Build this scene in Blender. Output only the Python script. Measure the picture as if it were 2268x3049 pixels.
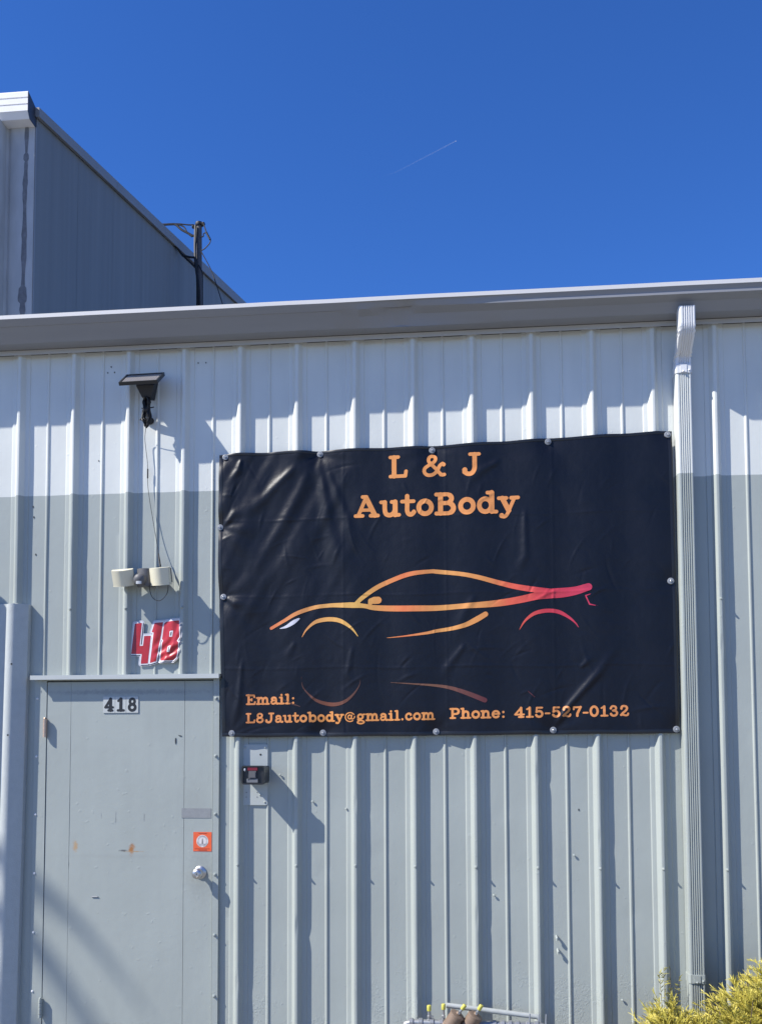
import bpy, bmesh, math, random
import numpy as np
from mathutils import Vector, Matrix, Euler

random.seed(7)
scene = bpy.context.scene
for o in list(bpy.data.objects):
    bpy.data.objects.remove(o)
COL = scene.collection

# ------------------------------------------------------------------ camera
CAM = Vector((1.2522, -4.9788, 1.6103))
yaw, pitch, roll = -0.1025, 0.0602, -0.0036
fwd = Vector((math.sin(yaw) * math.cos(pitch), math.cos(yaw) * math.cos(pitch), math.sin(pitch)))
rgt = Vector((math.cos(yaw), -math.sin(yaw), 0))
upv = rgt.cross(fwd)
rgt, upv = rgt * math.cos(roll) + upv * math.sin(roll), upv * math.cos(roll) - rgt * math.sin(roll)
cd = bpy.data.cameras.new('camera')
cd.sensor_fit = 'HORIZONTAL'
cd.sensor_width = 36.0
cd.lens = 36.0 * 2900 / 2268
cd.shift_y = 491.5 / 2268
cd.clip_start = 0.05
cd.clip_end = 20000
cam = bpy.data.objects.new('camera', cd)
COL.objects.link(cam)
cam.matrix_world = Matrix(((rgt.x, upv.x, -fwd.x, CAM.x), (rgt.y, upv.y, -fwd.y, CAM.y), (rgt.z, upv.z, -fwd.z, CAM.z), (0, 0, 0, 1)))
scene.camera = cam

# ------------------------------------------------------------------ light
SUN_TRAVEL = Vector((2.08, 1.0, -2.22)).normalized()
to_sun = -SUN_TRAVEL
world = bpy.data.worlds.new('World')
scene.world = world
world.use_nodes = True
wn, wl = world.node_tree.nodes, world.node_tree.links
wn.clear()
sky = wn.new('ShaderNodeTexSky')
sky.sky_type = 'NISHITA'
sky.sun_disc = False
sky.sun_elevation = math.asin(to_sun.z)
sky.sun_rotation = math.atan2(to_sun.x, to_sun.y)
sky.altitude = 1000
sky.air_density = 1.0
sky.dust_density = 0.0
sky.ozone_density = 10.0
bg = wn.new('ShaderNodeBackground')
bg.inputs['Strength'].default_value = 0.122
wo = wn.new('ShaderNodeOutputWorld')
hs = wn.new('ShaderNodeHueSaturation')          # clear dry air: the same deeper blue over the whole sky
hs.inputs['Saturation'].default_value = 1.125
hs.inputs['Hue'].default_value = 0.5105
wl.new(sky.outputs[0], hs.inputs['Color'])
wl.new(hs.outputs[0], bg.inputs[0])
wl.new(bg.outputs[0], wo.inputs[0])
sd = bpy.data.lights.new('sun', 'SUN')
sd.energy = 5.0
sd.angle = math.radians(0.53)
sd.color = (1.0, 0.955, 0.875)
sun = bpy.data.objects.new('sun', sd)
COL.objects.link(sun)
sun.rotation_euler = SUN_TRAVEL.to_track_quat('-Z', 'Y').to_euler()
scene.view_settings.view_transform = 'Standard'
scene.view_settings.look = 'None'
scene.view_settings.gamma = 1.0
scene.view_settings.use_curve_mapping = False
scene.view_settings.exposure = 0.67
scene.cycles.use_denoising = True
scene.cycles.max_bounces = 8

# ------------------------------------------------------------------ helpers
def tag(o, label=None, cat=None, group=None, kind=None):
    if label: o['label'] = label
    if cat: o['category'] = cat
    if group: o['group'] = group
    if kind: o['kind'] = kind
    return o

def empty(name, loc, label=None, cat=None, group=None):
    o = bpy.data.objects.new(name, None)
    o.empty_display_size = 0.1
    COL.objects.link(o)
    o.location = loc
    return tag(o, label, cat, group)

def adopt(o, p):
    if p is not None:
        o.parent = p
        q, m = p, Matrix.Identity(4)
        while q is not None:
            m = (q.matrix_basis if q.parent is None else q.matrix_parent_inverse @ q.matrix_basis) @ m
            q = q.parent
        o.matrix_parent_inverse = m.inverted()

def link(name, me, parent=None, loc=None, rot=None):
    o = bpy.data.objects.new(name, me)
    COL.objects.link(o)
    if loc is not None: o.location = loc
    if rot is not None: o.rotation_euler = rot
    adopt(o, parent)
    return o

class MB:
    def __init__(s):
        s.v, s.f, s.m = [], [], []
    def add(s, vs, fs, mi=0):
        b = len(s.v)
        s.v += [tuple(p) for p in vs]
        s.f += [tuple(i + b for i in f) for f in fs]
        s.m += [mi] * len(fs)
    def box(s, x0, x1, y0, y1, z0, z1, mi=0, M=None):
        vs = [(x0, y0, z0), (x1, y0, z0), (x1, y1, z0), (x0, y1, z0), (x0, y0, z1), (x1, y0, z1), (x1, y1, z1), (x0, y1, z1)]
        if M is not None: vs = [M @ Vector(p) for p in vs]
        s.add(vs, [(0, 3, 2, 1), (4, 5, 6, 7), (0, 1, 5, 4), (1, 2, 6, 5), (2, 3, 7, 6), (3, 0, 4, 7)], mi)
    def prism(s, poly, axis, a0, a1, mi=0, caps=True, M=None):
        # poly: 2-D loop; axis 'x','y','z' is the extrusion direction
        n = len(poly)
        def P(p, a):
            q = {'x': (a, p[0], p[1]), 'y': (p[0], a, p[1]), 'z': (p[0], p[1], a)}[axis]
            return M @ Vector(q) if M is not None else q
        vs = [P(p, a0) for p in poly] + [P(p, a1) for p in poly]
        fs = [(i, (i + 1) % n, n + (i + 1) % n, n + i) for i in range(n)]
        if caps: fs += [tuple(range(n - 1, -1, -1)), tuple(range(n, 2 * n))]
        s.add(vs, fs, mi)
    def tube(s, pts, r, n=8, mi=0, caps=True):
        pts = [Vector(p) for p in pts]
        if not hasattr(r, '__len__'): r = [r] * len(pts)
        rings = []
        up = None
        for i, p in enumerate(pts):
            t = (pts[min(i + 1, len(pts) - 1)] - pts[max(i - 1, 0)]).normalized()
            if up is None:
                up = t.orthogonal().normalized()
            a = (up - t * up.dot(t))
            a = a.normalized() if a.length > 1e-6 else t.orthogonal().normalized()
            up = a
            b = t.cross(a)
            rings.append([p + (a * math.cos(2 * math.pi * k / n) + b * math.sin(2 * math.pi * k / n)) * r[i] for k in range(n)])
        vs = [q for rg in rings for q in rg]
        fs = []
        for i in range(len(pts) - 1):
            for k in range(n):
                fs.append((i * n + k, i * n + (k + 1) % n, (i + 1) * n + (k + 1) % n, (i + 1) * n + k))
        if caps:
            fs += [tuple(range(n - 1, -1, -1)), tuple(range((len(pts) - 1) * n, len(pts) * n))]
        s.add(vs, fs, mi)
    def lathe(s, prof, n=16, M=None, mi=0):
        # prof: (r, h) along +z, closed with caps
        vs, fs = [], []
        for r_, h in prof:
            for k in range(n):
                a = 2 * math.pi * k / n
                p = Vector((r_ * math.cos(a), r_ * math.sin(a), h))
                vs.append(M @ p if M is not None else p)
        for i in range(len(prof) - 1):
            for k in range(n):
                fs.append((i * n + k, i * n + (k + 1) % n, (i + 1) * n + (k + 1) % n, (i + 1) * n + k))
        fs += [tuple(range(n - 1, -1, -1)), tuple(range((len(prof) - 1) * n, len(prof) * n))]
        s.add(vs, fs, mi)
    def mesh(s, name, mats, smooth=False, angle=None):
        me = bpy.data.meshes.new(name)
        me.from_pydata(s.v, [], s.f)
        for m in (mats if isinstance(mats, (list, tuple)) else [mats]): me.materials.append(m)
        me.polygons.foreach_set('material_index', s.m)
        if smooth: me.polygons.foreach_set('use_smooth', [True] * len(s.f))
        me.update()
        if smooth and angle is not None:
            me.set_sharp_from_angle(angle=math.radians(angle))
        return me
    def build(s, name, mats, parent=None, smooth=False, angle=40):
        return link(name, s.mesh(name, mats, smooth, angle), parent)

TOWARD = Matrix.Rotation(math.radians(90), 4, 'X')      # local +z -> world -y (out of the wall)

def out_of_wall(x, y, z):
    return Matrix.Translation((x, y, z)) @ TOWARD

def rrect(x0, x1, z0, z1, r, k=4):
    out = []
    for cx, cz, a0 in ((x1 - r, z1 - r, 0), (x0 + r, z1 - r, 90), (x0 + r, z0 + r, 180), (x1 - r, z0 + r, 270)):
        for i in range(k + 1):
            a = math.radians(a0 + 90 * i / k)
            out.append((cx + r * math.cos(a), cz + r * math.sin(a)))
    return out

def spline(pts, n=6):
    # Catmull-Rom through pts
    P = [Vector(p) for p in pts]
    P = [P[0] * 2 - P[1]] + P + [P[-1] * 2 - P[-2]]
    out = []
    for i in range(1, len(P) - 2):
        for k in range(n):
            t = k / n
            a, b, c, d = P[i - 1], P[i], P[i + 1], P[i + 2]
            out.append(0.5 * ((2 * b) + (c - a) * t + (2 * a - 5 * b + 4 * c - d) * t * t + (3 * b - a - 3 * c + d) * t ** 3))
    out.append(P[-2])
    return out

_rs = np.random.RandomState(3)
_lat = _rs.rand(256, 256)
def vnoise(x, y):
    x = np.asarray(x, float); y = np.asarray(y, float)
    xi, yi = np.floor(x).astype(int), np.floor(y).astype(int)
    fx, fy = x - xi, y - yi
    fx, fy = fx * fx * (3 - 2 * fx), fy * fy * (3 - 2 * fy)
    g = lambda a, b: _lat[a % 256, b % 256]
    return (g(xi, yi) * (1 - fx) + g(xi + 1, yi) * fx) * (1 - fy) + (g(xi, yi + 1) * (1 - fx) + g(xi + 1, yi + 1) * fx) * fy - 0.5

# ------------------------------------------------------------------ materials
def new_mat(name):
    m = bpy.data.materials.new(name)
    m.use_nodes = True
    return m, m.node_tree.nodes, m.node_tree.links, m.node_tree.nodes['Principled BSDF']

def N(nodes, kind, **kw):
    n = nodes.new(kind)
    for k, v in kw.items():
        if k.startswith('i_'):
            n.inputs[k[2:].replace('_', ' ')].default_value = v
        else:
            setattr(n, k, v)
    return n

def mat(name, col, rough=0.5, metal=0.0, var=0.08, scale=12.0, bump=0.0, bscale=120.0, spec=0.5, stretch=(1, 1, 1), trans=0.0):
    m, n, l, b = new_mat(name)
    b.inputs['Roughness'].default_value = rough
    b.inputs['Metallic'].default_value = metal
    b.inputs['Specular IOR Level'].default_value = spec
    geo = N(n, 'ShaderNodeNewGeometry')
    mp = N(n, 'ShaderNodeMapping')
    mp.inputs['Scale'].default_value = stretch
    l.new(geo.outputs['Position'], mp.inputs['Vector'])
    nz = N(n, 'ShaderNodeTexNoise', i_Scale=scale, i_Detail=4.0)
    l.new(mp.outputs[0], nz.inputs['Vector'])
    mix = N(n, 'ShaderNodeMixRGB', blend_type='MIX')
    mix.inputs[1].default_value = (*[c * (1 - var) for c in col], 1)
    mix.inputs[2].default_value = (*[min(1, c * (1 + var)) for c in col], 1)
    l.new(nz.outputs['Fac'], mix.inputs[0])
    l.new(mix.outputs[0], b.inputs['Base Color'])
    if trans:
        b.inputs['Transmission Weight'].default_value = trans
    if bump:
        nb = N(n, 'ShaderNodeTexNoise', i_Scale=bscale, i_Detail=3.0)
        l.new(mp.outputs[0], nb.inputs['Vector'])
        bp = N(n, 'ShaderNodeBump', i_Strength=bump, i_Distance=0.002)
        l.new(nb.outputs['Fac'], bp.inputs['Height'])
        l.new(bp.outputs[0], b.inputs['Normal'])
    return m

GREY = (0.328, 0.358, 0.336)
WHITE = (0.605, 0.625, 0.595)
PAINT_Z = 2.911

def paint_mat(name, two_tone=True, rust=False, rough=0.42, blister=True):
    m, n, l, b = new_mat(name)
    b.inputs['Roughness'].default_value = rough
    geo = N(n, 'ShaderNodeNewGeometry')
    sep = N(n, 'ShaderNodeSeparateXYZ')
    l.new(geo.outputs['Position'], sep.inputs[0])
    # broad tone variation and vertical streaks
    n1 = N(n, 'ShaderNodeTexNoise', i_Scale=2.2, i_Detail=5.0)
    l.new(geo.outputs['Position'], n1.inputs['Vector'])
    mp = N(n, 'ShaderNodeMapping'); mp.inputs['Scale'].default_value = (16, 16, 1.6)
    l.new(geo.outputs['Position'], mp.inputs['Vector'])
    n2 = N(n, 'ShaderNodeTexNoise', i_Scale=1.0, i_Detail=4.0)
    l.new(mp.outputs[0], n2.inputs['Vector'])
    add = N(n, 'ShaderNodeMath', operation='MULTIPLY_ADD'); add.inputs[1].default_value = 0.35
    l.new(n2.outputs['Fac'], add.inputs[0]); l.new(n1.outputs['Fac'], add.inputs[2])
    val = N(n, 'ShaderNodeMapRange'); val.inputs['From Min'].default_value = 0.42; val.inputs['From Max'].default_value = 0.95
    val.inputs['To Min'].default_value = 0.915; val.inputs['To Max'].default_value = 1.05
    l.new(add.outputs[0], val.inputs['Value'])
    base = N(n, 'ShaderNodeMixRGB')
    base.inputs[1].default_value = (*GREY, 1)
    base.inputs[2].default_value = (*WHITE, 1)
    if two_tone:
        n3 = N(n, 'ShaderNodeTexNoise', i_Scale=9.0, i_Detail=3.0)
        l.new(geo.outputs['Position'], n3.inputs['Vector'])
        ed = N(n, 'ShaderNodeMath', operation='MULTIPLY_ADD'); ed.inputs[1].default_value = 0.008
        l.new(n3.outputs['Fac'], ed.inputs[0]); l.new(sep.outputs['Z'], ed.inputs[2])
        st = N(n, 'ShaderNodeMapRange'); st.inputs['From Min'].default_value = PAINT_Z + 0.002; st.inputs['From Max'].default_value = PAINT_Z + 0.005
        l.new(ed.outputs[0], st.inputs['Value'])
        l.new(st.outputs[0], base.inputs[0])
    else:
        base.inputs[0].default_value = 0.0
    mul = N(n, 'ShaderNodeMixRGB', blend_type='MULTIPLY'); mul.inputs[0].default_value = 1.0
    l.new(base.outputs[0], mul.inputs[1]); l.new(val.outputs[0], mul.inputs[2])
    col = mul.outputs[0]
    if rust:
        for (rx, rz, sx, sz, amt, c) in ((-0.878, 1.036, 0.014, 0.032, 0.75, (0.42, 0.25, 0.10)), (-0.572, 1.023, 0.016, 0.030, 1.0, (0.33, 0.15, 0.05)), (-0.56, 1.010, 0.06, 0.003, 0.8, (0.36, 0.22, 0.10)),
                                         (-0.617, 1.0142, 0.022, 0.006, 1.0, (0.10, 0.10, 0.10)), (-0.23, 1.21, 0.03, 0.012, 0.35, (0.42, 0.30, 0.18)),
                                         (-0.659, 1.187, 0.004, 0.034, 0.55, (0.12, 0.13, 0.14)), (-0.505, 1.188, 0.0035, 0.03, 0.6, (0.12, 0.13, 0.14)), (-0.737, 1.193, 0.003, 0.016, 0.5, (0.14, 0.15, 0.16)),
                                         (-0.60, 1.845, 0.42, 0.016, 0.42, (0.12, 0.13, 0.15)),
                                         (-0.20, 0.90, 0.075, 0.16, 0.30, (0.20, 0.205, 0.19)), (-0.60, 0.02, 0.5, 0.09, 0.45, (0.15, 0.15, 0.14)), (-0.24, 1.28, 0.05, 0.10, 0.14, (0.22, 0.22, 0.20)), (-0.62, 0.985, 0.36, 0.012, 0.12, (0.22, 0.22, 0.21))):
            cx = N(n, 'ShaderNodeMath', operation='MULTIPLY_ADD'); cx.inputs[1].default_value = 1 / sx; cx.inputs[2].default_value = -rx / sx
            cz = N(n, 'ShaderNodeMath', operation='MULTIPLY_ADD'); cz.inputs[1].default_value = 1 / sz; cz.inputs[2].default_value = -rz / sz
            l.new(sep.outputs['X'], cx.inputs[0]); l.new(sep.outputs['Z'], cz.inputs[0])
            cb = N(n, 'ShaderNodeCombineXYZ'); l.new(cx.outputs[0], cb.inputs[0]); l.new(cz.outputs[0], cb.inputs[1])
            ln = N(n, 'ShaderNodeVectorMath', operation='LENGTH'); l.new(cb.outputs[0], ln.inputs[0])
            nn = N(n, 'ShaderNodeTexNoise', i_Scale=70.0, i_Detail=4.0); l.new(geo.outputs['Position'], nn.inputs['Vector'])
            sm = N(n, 'ShaderNodeMath', operation='MULTIPLY_ADD'); sm.inputs[1].default_value = 1.6
            l.new(nn.outputs['Fac'], sm.inputs[0]); l.new(ln.outputs['Value'], sm.inputs[2])
            mr = N(n, 'ShaderNodeMapRange'); mr.inputs['From Min'].default_value = 2.0; mr.inputs['From Max'].default_value = 1.15
            mr.inputs['To Min'].default_value = 0.0; mr.inputs['To Max'].default_value = amt
            l.new(sm.outputs[0], mr.inputs['Value'])
            mx = N(n, 'ShaderNodeMixRGB'); mx.inputs[2].default_value = (*c, 1)
            l.new(mr.outputs[0], mx.inputs[0]); l.new(col, mx.inputs[1])
            col = mx.outputs[0]
    l.new(col, b.inputs['Base Color'])
    # paint relief: fine orange peel, brush/roller lumps, blisters
    b1 = N(n, 'ShaderNodeTexNoise', i_Scale=210.0, i_Detail=2.0); l.new(geo.outputs['Position'], b1.inputs['Vector'])
    b2 = N(n, 'ShaderNodeTexNoise', i_Scale=24.0, i_Detail=3.0); l.new(geo.outputs['Position'], b2.inputs['Vector'])
    h = N(n, 'ShaderNodeMath', operation='MULTIPLY_ADD'); h.inputs[1].default_value = 3.0
    l.new(b2.outputs['Fac'], h.inputs[0]); l.new(b1.outputs['Fac'], h.inputs[2])
    hh = h.outputs[0]
    # sparse paint drips and lumps
    b3 = N(n, 'ShaderNodeTexNoise', i_Scale=34.0, i_Detail=1.0); l.new(geo.outputs['Position'], b3.inputs['Vector'])
    t3 = N(n, 'ShaderNodeMapRange'); t3.inputs['From Min'].default_value = 0.70; t3.inputs['From Max'].default_value = 0.78; t3.inputs['To Max'].default_value = 2.5
    l.new(b3.outputs['Fac'], t3.inputs['Value'])
    h2 = N(n, 'ShaderNodeMath', operation='ADD'); l.new(hh, h2.inputs[0]); l.new(t3.outputs[0], h2.inputs[1]); hh = h2.outputs[0]
    if blister:
        low = N(n, 'ShaderNodeMapRange'); low.inputs['From Min'].default_value = 0.50; low.inputs['From Max'].default_value = 0.28
        l.new(sep.outputs['Z'], low.inputs['Value'])
        v = N(n, 'ShaderNodeTexNoise', i_Scale=55.0, i_Detail=4.0, i_Distortion=1.5); l.new(geo.outputs['Position'], v.inputs['Vector'])
        v2 = N(n, 'ShaderNodeTexNoise', i_Scale=5.0, i_Detail=1.0); l.new(geo.outputs['Position'], v2.inputs['Vector'])
        vv = N(n, 'ShaderNodeMath', operation='MULTIPLY'); l.new(v.outputs['Fac'], vv.inputs[0]); l.new(v2.outputs['Fac'], vv.inputs[1])
        vt = N(n, 'ShaderNodeMapRange'); vt.inputs['From Min'].default_value = 0.30; vt.inputs['From Max'].default_value = 0.34; vt.inputs['To Max'].default_value = 5.0
        l.new(vv.outputs[0], vt.inputs['Value'])
        vm = N(n, 'ShaderNodeMath', operation='MULTIPLY'); l.new(vt.outputs[0], vm.inputs[0]); l.new(low.outputs[0], vm.inputs[1])
        h3 = N(n, 'ShaderNodeMath', operation='ADD'); l.new(hh, h3.inputs[0]); l.new(vm.outputs[0], h3.inputs[1]); hh = h3.outputs[0]
    bp = N(n, 'ShaderNodeBump', i_Strength=0.35, i_Distance=0.0006)
    l.new(hh, bp.inputs['Height'])
    l.new(bp.outputs[0], b.inputs['Normal'])
    return m

M_WALL = paint_mat('two_tone_wall_paint')
M_DOOR = paint_mat('door_paint', two_tone=False, rust=True, rough=0.45, blister=False)
M_GREYP = paint_mat('grey_trim_paint', two_tone=False, blister=False)
M_WHITEP = mat('white_paint', (0.66, 0.665, 0.67), 0.4, var=0.05, scale=3, bump=0.12)
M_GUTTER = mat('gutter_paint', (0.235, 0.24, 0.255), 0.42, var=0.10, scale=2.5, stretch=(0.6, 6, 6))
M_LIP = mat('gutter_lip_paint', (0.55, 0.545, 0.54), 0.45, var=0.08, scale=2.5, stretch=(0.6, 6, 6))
M_ROOF = mat('roof_sheet', (0.20, 0.205, 0.21), 0.5)
M_BLACK = mat('black_plastic', (0.018, 0.019, 0.022), 0.38, var=0.2)
M_BLACKM = mat('black_bracket', (0.012, 0.013, 0.018), 0.6, var=0.2)
M_RUBBER = mat('black_cable', (0.012, 0.012, 0.014), 0.55)
M_DGREY = mat('dark_grey_plastic', (0.10, 0.10, 0.105), 0.55, var=0.1)
M_CREAM = mat('cream_diffuser', (0.66, 0.62, 0.47), 0.35, var=0.04)
M_STEEL = mat('brushed_steel', (0.50, 0.50, 0.505), 0.36, metal=1.0, var=0.05)
M_ZINC = mat('zinc_screw', (0.62, 0.62, 0.62), 0.35, metal=0.8)
M_WASHER = mat('plastic_washer', (0.20, 0.215, 0.24), 0.35, var=0.1, scale=60)
M_BRONZE = mat('bronze_regulator', (0.21, 0.15, 0.11), 0.5, metal=0.25, var=0.25, scale=30, bump=0.3)
M_YELLOW = mat('yellow_cap', (0.50, 0.46, 0.08), 0.5, var=0.12, scale=60)
M_HINGE = mat('brass_hinge', (0.55, 0.40, 0.30), 0.4, metal=0.5, var=0.25, scale=60)
M_GALV = mat('galvanised_fitting', (0.30, 0.31, 0.32), 0.4, metal=0.6, var=0.2, scale=40)
M_DARK = mat('dark_hole', (0.03, 0.035, 0.04), 0.8)
M_POST = mat('post_paint', (0.40, 0.43, 0.43), 0.55, var=0.10, scale=30, bump=0.6, bscale=170)
M_WOOD = mat('weathered_pole', (0.085, 0.085, 0.095), 0.7, var=0.45, scale=25, stretch=(1, 1, 0.15))

# ================================================================== SETTING
GZ = -0.10
m, n, l, b = new_mat('pavement')
geo = N(n, 'ShaderNodeNewGeometry')
g1 = N(n, 'ShaderNodeTexNoise', i_Scale=0.8, i_Detail=8.0); l.new(geo.outputs['Position'], g1.inputs['Vector'])
g2 = N(n, 'ShaderNodeTexNoise', i_Scale=60.0, i_Detail=3.0); l.new(geo.outputs['Position'], g2.inputs['Vector'])
gm = N(n, 'ShaderNodeMixRGB'); gm.inputs[1].default_value = (0.145, 0.138, 0.12, 1); gm.inputs[2].default_value = (0.235, 0.225, 0.20, 1)
ga = N(n, 'ShaderNodeMath', operation='MULTIPLY_ADD'); ga.inputs[1].default_value = 0.4
l.new(g2.outputs['Fac'], ga.inputs[0]); l.new(g1.outputs['Fac'], ga.inputs[2])
l.new(ga.outputs[0], gm.inputs[0]); l.new(gm.outputs[0], b.inputs['Base Color'])
b.inputs['Roughness'].default_value = 0.9
M_GROUND = m
mb = MB()
mb.add([(-3000, -3000, GZ), (3000, -3000, GZ), (3000, 3000, GZ), (-3000, 3000, GZ)], [(0, 1, 2, 3)])
tag(mb.build('ground', M_GROUND), kind='structure')

# ================================================================== METAL BUILDING
RIB = 0.3048
B = empty('metal_building', (2.6, 0, GZ), 'low grey and white ribbed metal building with a door', 'building')
X_LEFT, X_RIGHT, Z_TOP = -1.8288, 6.4008, 3.69
DOOR_X0, DOOR_X1, DOOR_Z1 = -1.085, -0.107, 1.925

MAJ = [(0.0, .0335), (.005, .0332), (.0085, .0318), (.0115, .0285), (.0240, .0085), (.0262, .0064), (.030, .0056), (.0450, .0050), (.0470, .0043), (.0500, .0006), (.0518, 0)]
def rib_depth_pts():
    pts = []
    for d, h in MAJ:
        pts.append((d, h))
    pts += [(.075, 0), (.105, 0), (.136, 0), (.1428, 0), (.1440, .0006), (.1490, .0062), (.1524, .0066), (.1555, .0062), (.1605, .0006), (.1618, 0), (.170, 0), (.20, 0), (.23, 0)]
    for d, h in reversed(MAJ[1:]):
        pts.append((RIB - d, h))
    return pts
RIBP = rib_depth_pts()

DENTS = [(0.31, 0.64, 0.010, 0.030, 0.008), (0.61, 1.27, 0.008, 0.022, 0.005), (1.22, 0.70, 0.009, 0.03, 0.006), (1.83, 1.10, 0.008, 0.02, 0.006), (0.30, 1.19, 0.012, 0.03, 0.004),
         (0.0, 0.35, 0.010, 0.04, 0.006), (-0.90, 2.60, 0.008, 0.03, 0.005), (1.53, 1.42, 0.009, 0.025, 0.005), (2.44, 2.05, 0.009, 0.03, 0.005), (0.92, 0.30, 0.02, 0.03, 0.005),
         (0.44, 0.92, 0.03, 0.035, 0.0025), (0.72, 1.02, 0.035, 0.04, 0.0022), (1.35, 1.22, 0.03, 0.04, 0.0025), (-0.46, 3.02, 0.03, 0.05, 0.002), (-0.76, 2.10, 0.03, 0.04, 0.0025), (1.98, 0.72, 0.03, 0.04, 0.0022), (2.55, 1.60, 0.03, 0.05, 0.0025)]
def wall_sheet(x0, nrib, zs):
    xs, hs = [], []
    for k in range(nrib):
        for d, h in RIBP:
            xs.append(x0 + k * RIB + d); hs.append(h)
    xs += [x0 + nrib * RIB, x0 + nrib * RIB + .0060, x0 + nrib * RIB + .0105, x0 + nrib * RIB + .0150]; hs += [MAJ[0][1] + .0012, .0341, .0312, .0246]     # lap over the next sheet
    for c in (DOOR_X0, DOOR_X1):
        if xs[0] < c < xs[-1]:
            i = next(i for i, v in enumerate(xs) if v > c)
            t = (c - xs[i - 1]) / (xs[i] - xs[i - 1])
            xs.insert(i, c); hs.insert(i, hs[i - 1] * (1 - t) + hs[i] * t)
    xs, hs = np.array(xs), np.array(hs)
    X, Z = np.meshgrid(xs, zs)
    Hh = np.tile(hs, (len(zs), 1))
    # oil canning and small knocks in the thin sheet
    oc = 0.0030 * vnoise(X * 3.1 + 7, Z * 0.9 + 3) + 0.0016 * vnoise(X * 9 + 2, Z * 2.3 + 11) + 0.0007 * vnoise(X * 21, Z * 8)
    for dx_, dz_, sx_, sz_, am in DENTS:
        oc = oc - am * np.exp(-((X - dx_) / sx_) ** 2 - ((Z - dz_) / sz_) ** 2)
    Y = -(Hh + oc * 0.8)
    X = X + 0.0016 * vnoise(Z * 1.7 + 40, np.floor(X / RIB + 0.5) * 5.3)
    nx = len(xs)
    vs = np.stack([X, Y, Z], -1).reshape(-1, 3)
    fs = []
    for j in range(len(zs) - 1):
        zc = (zs[j] + zs[j + 1]) / 2
        for i in range(nx - 1):
            xc = (xs[i] + xs[i + 1]) / 2
            if DOOR_X0 < xc < DOOR_X1 and zc < DOOR_Z1: continue
            a = j * nx + i
            fs.append((a, a + 1, a + nx + 1, a + nx))
    mb = MB(); mb.v = [tuple(p) for p in vs]; mb.f = fs; mb.m = [0] * len(fs)
    return mb

zs = sorted(set([round(GZ + 0.02 + k * 0.0300, 4) for k in range(127)] + [DOOR_Z1, Z_TOP]))
zs = [q for q in zs if q <= Z_TOP]
for k in range(9):
    x0 = X_LEFT + k * 3 * RIB
    wall_sheet(x0, 3, zs).build('wall_panel', M_WALL, B, smooth=True, angle=18)

# screws on the rib crests
mb = MB()
mb.lathe([(0.0078, -0.002), (0.0080, 0.0015), (0.0070, 0.0026), (0.0052, 0.0028), (0.0052, 0.009), (0.0040, 0.0115)], 8)
SCREW = mb.mesh('screw', M_WALL, True, 35)
for z0 in (-0.03, 0.95, 2.285):
    for k in range(-5, 20):
        x = k * RIB
        if DOOR_X0 - 0.02 < x < DOOR_X1 + 0.02 and z0 < DOOR_Z1: continue
        if -0.15 < x < 2.23 and 1.6 < z0 < 3.1: continue      # under the banner
        link('screw', SCREW, B, (x + 0.001 * random.uniform(-1, 1), -0.0325, z0 + 0.002 * random.uniform(-1, 1)), (math.radians(90), 0, 0))
# loose nails and bolts in the pans
mb = MB()
mb.lathe([(0.0024, -0.004), (0.0024, 0.006), (0.0055, 0.0065), (0.0058, 0.0095), (0.004, 0.011)], 8)
NAIL = mb.mesh('nail', M_GREYP, True, 35)
for x, z in ((0.2144, 1.408), (0.3855, 1.2721), (0.56, 1.236), (1.3065, 0.8079), (1.705, 1.01), (1.928, 0.305)):
    link('nail', NAIL, B, (x, 0, z), (math.radians(90 + random.uniform(-12, 12)), 0, random.uniform(-0.2, 0.2)))
for x, z in ((1.612, 0.6108), (1.617, 0.5451)):
    mb = MB()
    mb.tube([(x, 0.004, z), (x, -0.012, z), (x + 0.001, -0.019, z - 0.008), (x + 0.002, -0.018, z - 0.02)], [0.0055, 0.0055, 0.007, 0.006], 8)
    mb.build('bent_bolt', M_GREYP, B, True)
mb = MB(); mb.lathe([(0.004, 0), (0.004, 0.0016)], 10)
HOLE = mb.mesh('screw_hole', M_DARK)
for x, z in ((-0.719, 3.6058), (-0.7376, 3.5742), (-0.6996, 3.5752), (-0.237, 3.607), (-0.1946, 3.6068), (-1.1451, 2.8516), (-1.1397, 2.7948), (-1.1255, 2.5907), (-0.781, 3.092), (1.7314, 1.2362)):
    o = link('screw_hole', HOLE, B, (x, 0.0005, z), (math.radians(90), 0, 0))
    o.scale = (0.8, 1.5 if z < 3 else 1.0, 1.6)

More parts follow.
